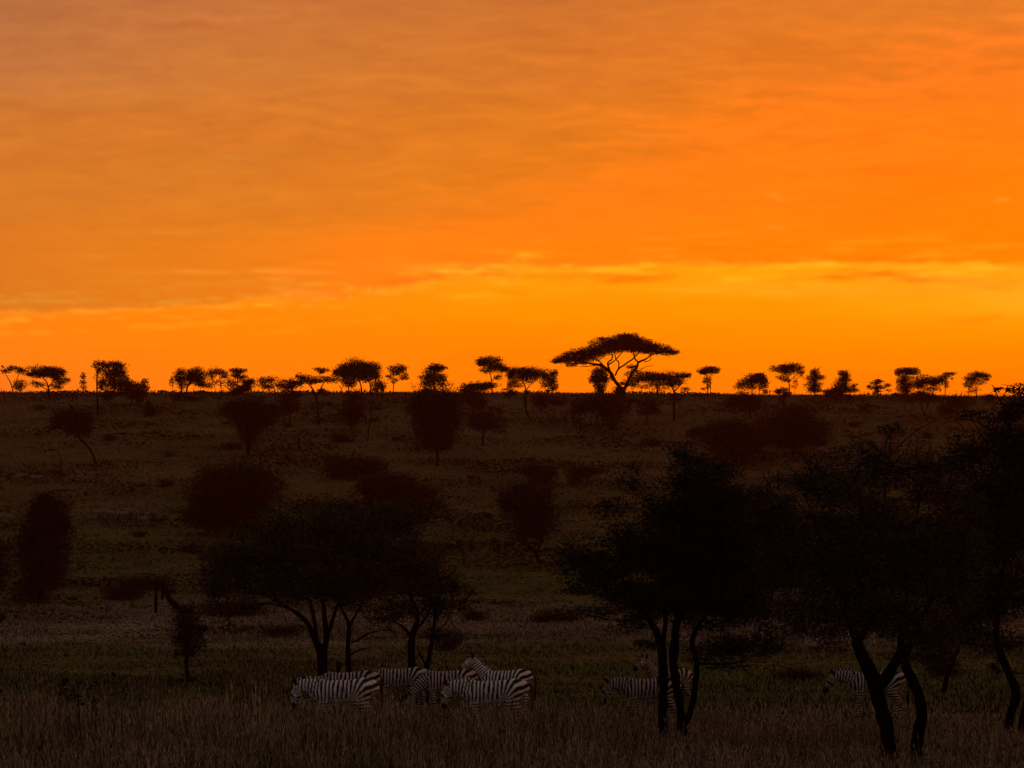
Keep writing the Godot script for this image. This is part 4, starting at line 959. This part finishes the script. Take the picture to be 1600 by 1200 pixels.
	# big twiggy tree at right
	tree("tree", "largest near tree with two thick leaning trunks and twiggy crown at right", "tree", G, 1408, 1206,
		[[[1395, 1222, 28], [1391, 1180, 25], [1387, 1137, 23], [1380, 1100, 24], [1373, 1062, 24], [1355, 1025, 20], [1342, 995, 16], [1325, 940, 11], [1300, 880, 7]], [[1376, 1070, 18], [1392, 1048, 16], [1405, 1020, 14], [1412, 980, 11], [1420, 900, 8], [1430, 820, 5]], [[1432, 1218, 20], [1434, 1190, 19], [1440, 1150, 18], [1443, 1112, 18], [1432, 1080, 17], [1420, 1050, 16], [1414, 1022, 15], [1440, 970, 11], [1470, 910, 7], [1490, 850, 4]], [[1345, 1000, 10], [1365, 930, 8], [1372, 850, 6], [1385, 760, 3.5], [1392, 690, 2]], [[1430, 820, 4], [1440, 750, 3], [1455, 690, 1.6]], [[1300, 880, 5], [1275, 820, 3.6], [1255, 770, 2]]],
		[[1330, 780, 90, 48, 0.9], [1400, 730, 60, 40, 0.75], [1395, 672, 22, 14, 0.7], [1380, 840, 115, 55, 0.95], [1290, 890, 80, 48, 1.1], [1440, 880, 90, 58, 1.1], [1250, 835, 60, 44, 0.8], [1390, 920, 120, 50, 1.4], [1400, 970, 105, 32, 1.3], [1310, 965, 65, 26, 1.0], [1250, 945, 55, 32, 1.0], [1460, 1000, 60, 30, 1.0], [1455, 760, 50, 46, 0.8], [1225, 890, 40, 40, 1.0], [1215, 790, 46, 50, 0.8], [1270, 750, 60, 30, 0.7], [1340, 715, 50, 22, 0.55], [1440, 1030, 60, 14, 0.7], [1215, 860, 40, 70, 1.0], [1350, 850, 110, 60, 0.9], [1500, 830, 40, 60, 0.9], [1265, 985, 50, 20, 0.8], [1295, 1010, 30, 12, 0.6], [1490, 900, 50, 60, 1.0]],
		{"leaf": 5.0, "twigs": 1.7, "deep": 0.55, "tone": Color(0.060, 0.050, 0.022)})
	tree("tree", "dark tree with gnarled top reaching the sky at the right edge", "tree", G, 1578, 1164,
		[[[1570, 1168, 14], [1579, 1120, 14], [1585, 1085, 14], [1575, 1048, 13], [1562, 1010, 11], [1560, 950, 9], [1572, 860, 7], [1585, 760, 5], [1590, 680, 3]], [[1592, 1160, 10], [1600, 1100, 9], [1612, 1040, 8]], [[1585, 740, 3.4], [1560, 690, 2.6], [1530, 660, 2], [1495, 655, 1.4]], [[1588, 700, 3], [1575, 650, 2.4], [1560, 622, 2], [1554, 606, 1.6], [1549, 601, 0.9]], [[1562, 626, 1.8], [1572, 612, 1.5], [1575, 601, 0.9]], [[1560, 950, 5], [1530, 900, 4], [1505, 850, 2.6]]],
		[[1596, 610, 16, 18, 1.1], [1590, 640, 26, 22, 1.2], [1560, 655, 34, 14, 0.7], [1530, 650, 32, 10, 0.4], [1575, 690, 46, 34, 1.2], [1540, 700, 50, 30, 0.6], [1560, 750, 60, 48, 1.1], [1525, 790, 60, 50, 0.8], [1570, 830, 60, 56, 1.2], [1530, 870, 56, 50, 1.1], [1575, 920, 50, 50, 1.3], [1530, 950, 56, 34, 1.2], [1560, 1000, 44, 24, 1.0], [1610, 720, 40, 60, 1.2], [1500, 990, 40, 24, 0.9], [1558, 610, 8, 6, 0.25], [1574, 608, 6, 6, 0.35], [1500, 720, 36, 36, 0.7], [1495, 880, 40, 60, 0.9], [1590, 800, 40, 80, 1.1], [1556, 1042, 12, 12, 0.8]],
		{"leaf": 4.8, "twigs": 1.5, "deep": 0.6})
	tree("tree", "slanting trunk in shadow between the two right-hand trees", "tree", G, 1474, 1086, [[[1474, 1088, 9], [1478, 1060, 8], [1488, 1030, 7], [1500, 1000, 5]]], [[1490, 985, 40, 22, 0.9], [1480, 1030, 16, 14, 0.7]], {"leaf": 4.4, "twigs": 0.6})
	tree("bare_branch", "bare branch tip poking in from the left edge above the flat", "branch", "dead wood", -6, 1015, [[[-8, 1018, 5], [-4, 985, 4], [2, 968, 2.4], [8, 955, 1.2]], [[0, 972, 1.6], [10, 962, 0.8]]], [[2, 965, 7, 7, 0.3]], {"leaf": 3.6, "top": "twig_leaves", "stem": "stem", "d": 90.0})
	# tall weeds at lower left
	tree("tall_weed", "tall two-stemmed leafy weed standing in the grass at lower left", "plant", "weeds in the foreground grass", 126, 1212, [[[130, 1216, 3], [126, 1160, 2.4], [124, 1110, 2], [121, 1085, 1.4], [104, 1062, 0.8]], [[124, 1104, 1.4], [112, 1094, 1], [98, 1078, 0.7]], [[123, 1098, 1.2], [122, 1070, 0.7]]], [[102, 1060, 9, 9, 0.5], [97, 1074, 9, 6, 0.7], [112, 1088, 12, 6, 0.5], [122, 1068, 7, 5, 0.6], [96, 1084, 7, 4, 0.6], [126, 1098, 6, 5, 0.3]], {"leaf": 6.5, "per": 5, "stem": "stem", "top": "leaves", "d": 33.0, "tone": Color(0.03, 0.03, 0.014)})
	tree("tall_weed", "slim weed with drooping top right of the two-stemmed weed", "plant", "weeds in the foreground grass", 150, 1212, [[[152, 1216, 2.6], [146, 1160, 2], [143, 1120, 1.4], [148, 1080, 0.9]], [[143, 1118, 1], [150, 1096, 0.7]]], [[149, 1066, 9, 5, 0.7], [143, 1076, 6, 6, 0.4], [149, 1096, 5, 4, 0.4]], {"leaf": 6.0, "per": 5, "stem": "stem", "top": "leaves", "d": 33.5, "tone": Color(0.03, 0.03, 0.014)})
	tree("tall_weed", "small dark sprig weed right of the slim weed at lower left", "plant", "weeds in the foreground grass", 178, 1130, [[[178, 1134, 2], [178, 1100, 1.4], [177, 1060, 0.8]]], [[177, 1050, 4, 8, 0.6], [178, 1068, 8, 4, 0.6]], {"leaf": 6.0, "per": 5, "stem": "stem", "top": "leaves", "tone": Color(0.03, 0.03, 0.014)})

func build_animals() -> void:
	var graze := zebra_proto("zebra_grazing", [[Vector3(0.50, 0.99, 0), 0.2], [Vector3(0.70, 0.84, 0), 0.165], [Vector3(0.88, 0.66, 0), 0.125], [Vector3(0.98, 0.50, 0), 0.10], [Vector3(1.06, 0.30, 0), 0.105], [Vector3(1.11, 0.12, 0), 0.062], [Vector3(1.12, 0.07, 0), 0.058]], [0.10, -0.08, 0.06, -0.10])
	var droop := zebra_proto("zebra_droop", [[Vector3(0.50, 1.02, 0), 0.2], [Vector3(0.70, 1.07, 0), 0.165], [Vector3(0.87, 1.09, 0), 0.13], [Vector3(1.00, 1.06, 0), 0.105], [Vector3(1.07, 0.88, 0), 0.11], [Vector3(1.12, 0.68, 0), 0.062], [Vector3(1.125, 0.62, 0), 0.058]], [0.06, -0.05, -0.06, 0.05])
	var level := zebra_proto("zebra_level", [[Vector3(0.50, 1.02, 0), 0.2], [Vector3(0.72, 1.09, 0), 0.16], [Vector3(0.90, 1.12, 0), 0.13], [Vector3(1.04, 1.12, 0), 0.105], [Vector3(1.16, 0.95, 0), 0.105], [Vector3(1.28, 0.77, 0), 0.062], [Vector3(1.31, 0.72, 0), 0.058]], [-0.05, 0.10, -0.08, 0.08])
	var alert := zebra_proto("zebra_alert", [[Vector3(0.50, 1.04, 0), 0.2], [Vector3(0.66, 1.20, 0), 0.16], [Vector3(0.78, 1.36, 0), 0.125], [Vector3(0.86, 1.48, 0), 0.10], [Vector3(1.02, 1.42, 0), 0.10], [Vector3(1.20, 1.29, 0), 0.062], [Vector3(1.25, 1.26, 0), 0.056]], [0.03, -0.03, 0.0, -0.05])
	var G := "zebras grazing in the foreground"
	var droop_shade := shade_painted(droop, 0.5); var graze_shade := shade_painted(graze, 0.6); var level_shade := shade_painted(level, 0.55); var alert_shade := shade_painted(alert, 0.5)  # zebras under the trees: tree shade painted into the coat colours
	var graze_far := shade_painted(graze, 0.48); var level_far := shade_painted(level, 0.48)  # far zebras: coat colours darkened so they look dim on the hill
	zebra(droop, 536, 40.2, 178, "front left zebra with level neck and head hanging into the tall grass", G)
	zebra(droop, 771, 40.4, 176, "front right zebra with hanging head, nearest of the right pair", G)
	zebra(alert, 788, 49.5, 168, "zebra standing with raised head behind the front right zebra", G)
	zebra(graze_shade, 625, 50.5, 184, "zebra in the middle grazing behind the tree trunk, legs showing", G)
	zebra(graze_shade, 700, 49.0, 182, "darker zebra between the middle one and the front right one", G)
	zebra(graze_shade, 545, 46.5, 183, "zebra mostly hidden behind the front left zebra's back", G)
	zebra(droop_shade, 1014, 44.0, 181, "zebra behind the three-stemmed tree, its head out to the left", G, 0.97)
	zebra(alert_shade, 1046, 50.0, 215, "zebra with raised head just above the one behind the three-stemmed tree", G)
	zebra(level_shade, 1367, 47.0, 177, "lone zebra at right seen on both sides of the thick leaning trunk", G)
	rng.seed = 600
	var herd := [[150, 812], [161, 810], [172, 813], [184, 811], [193, 814], [203, 810], [213, 813], [222, 822], [230, 816], [239, 811]]
	var nth := ["leftmost", "second from the left", "third from the left", "fourth from the left", "fifth from the left", "sixth from the left", "seventh from the left", "lowest, a little apart", "second from the right", "rightmost"]
	for i in herd.size():
		var p = herd[i]
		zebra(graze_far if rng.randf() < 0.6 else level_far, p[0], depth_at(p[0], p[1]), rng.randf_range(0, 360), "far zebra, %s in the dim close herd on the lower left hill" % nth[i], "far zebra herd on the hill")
	for a in [[6, 818, 20, "zebra at the left edge of the picture on the lower hill"], [300, 822, 185, "dim zebra at the left foot of the broad spreading tree"], [338, 828, 10, "dim zebra under the broad spreading tree on the hill"], [30, 754, 175, "left one of two faint zebras high on the left slope"], [56, 756, 5, "right one of two faint zebras high on the left slope"], [130, 755, 95, "faint zebra standing end-on below the leaning tree"]]:
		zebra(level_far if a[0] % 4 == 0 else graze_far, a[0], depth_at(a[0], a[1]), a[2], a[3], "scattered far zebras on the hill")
	for p in [graze, level, alert, droop, droop_shade, graze_shade, level_shade, alert_shade, graze_far, level_far]: p.free()
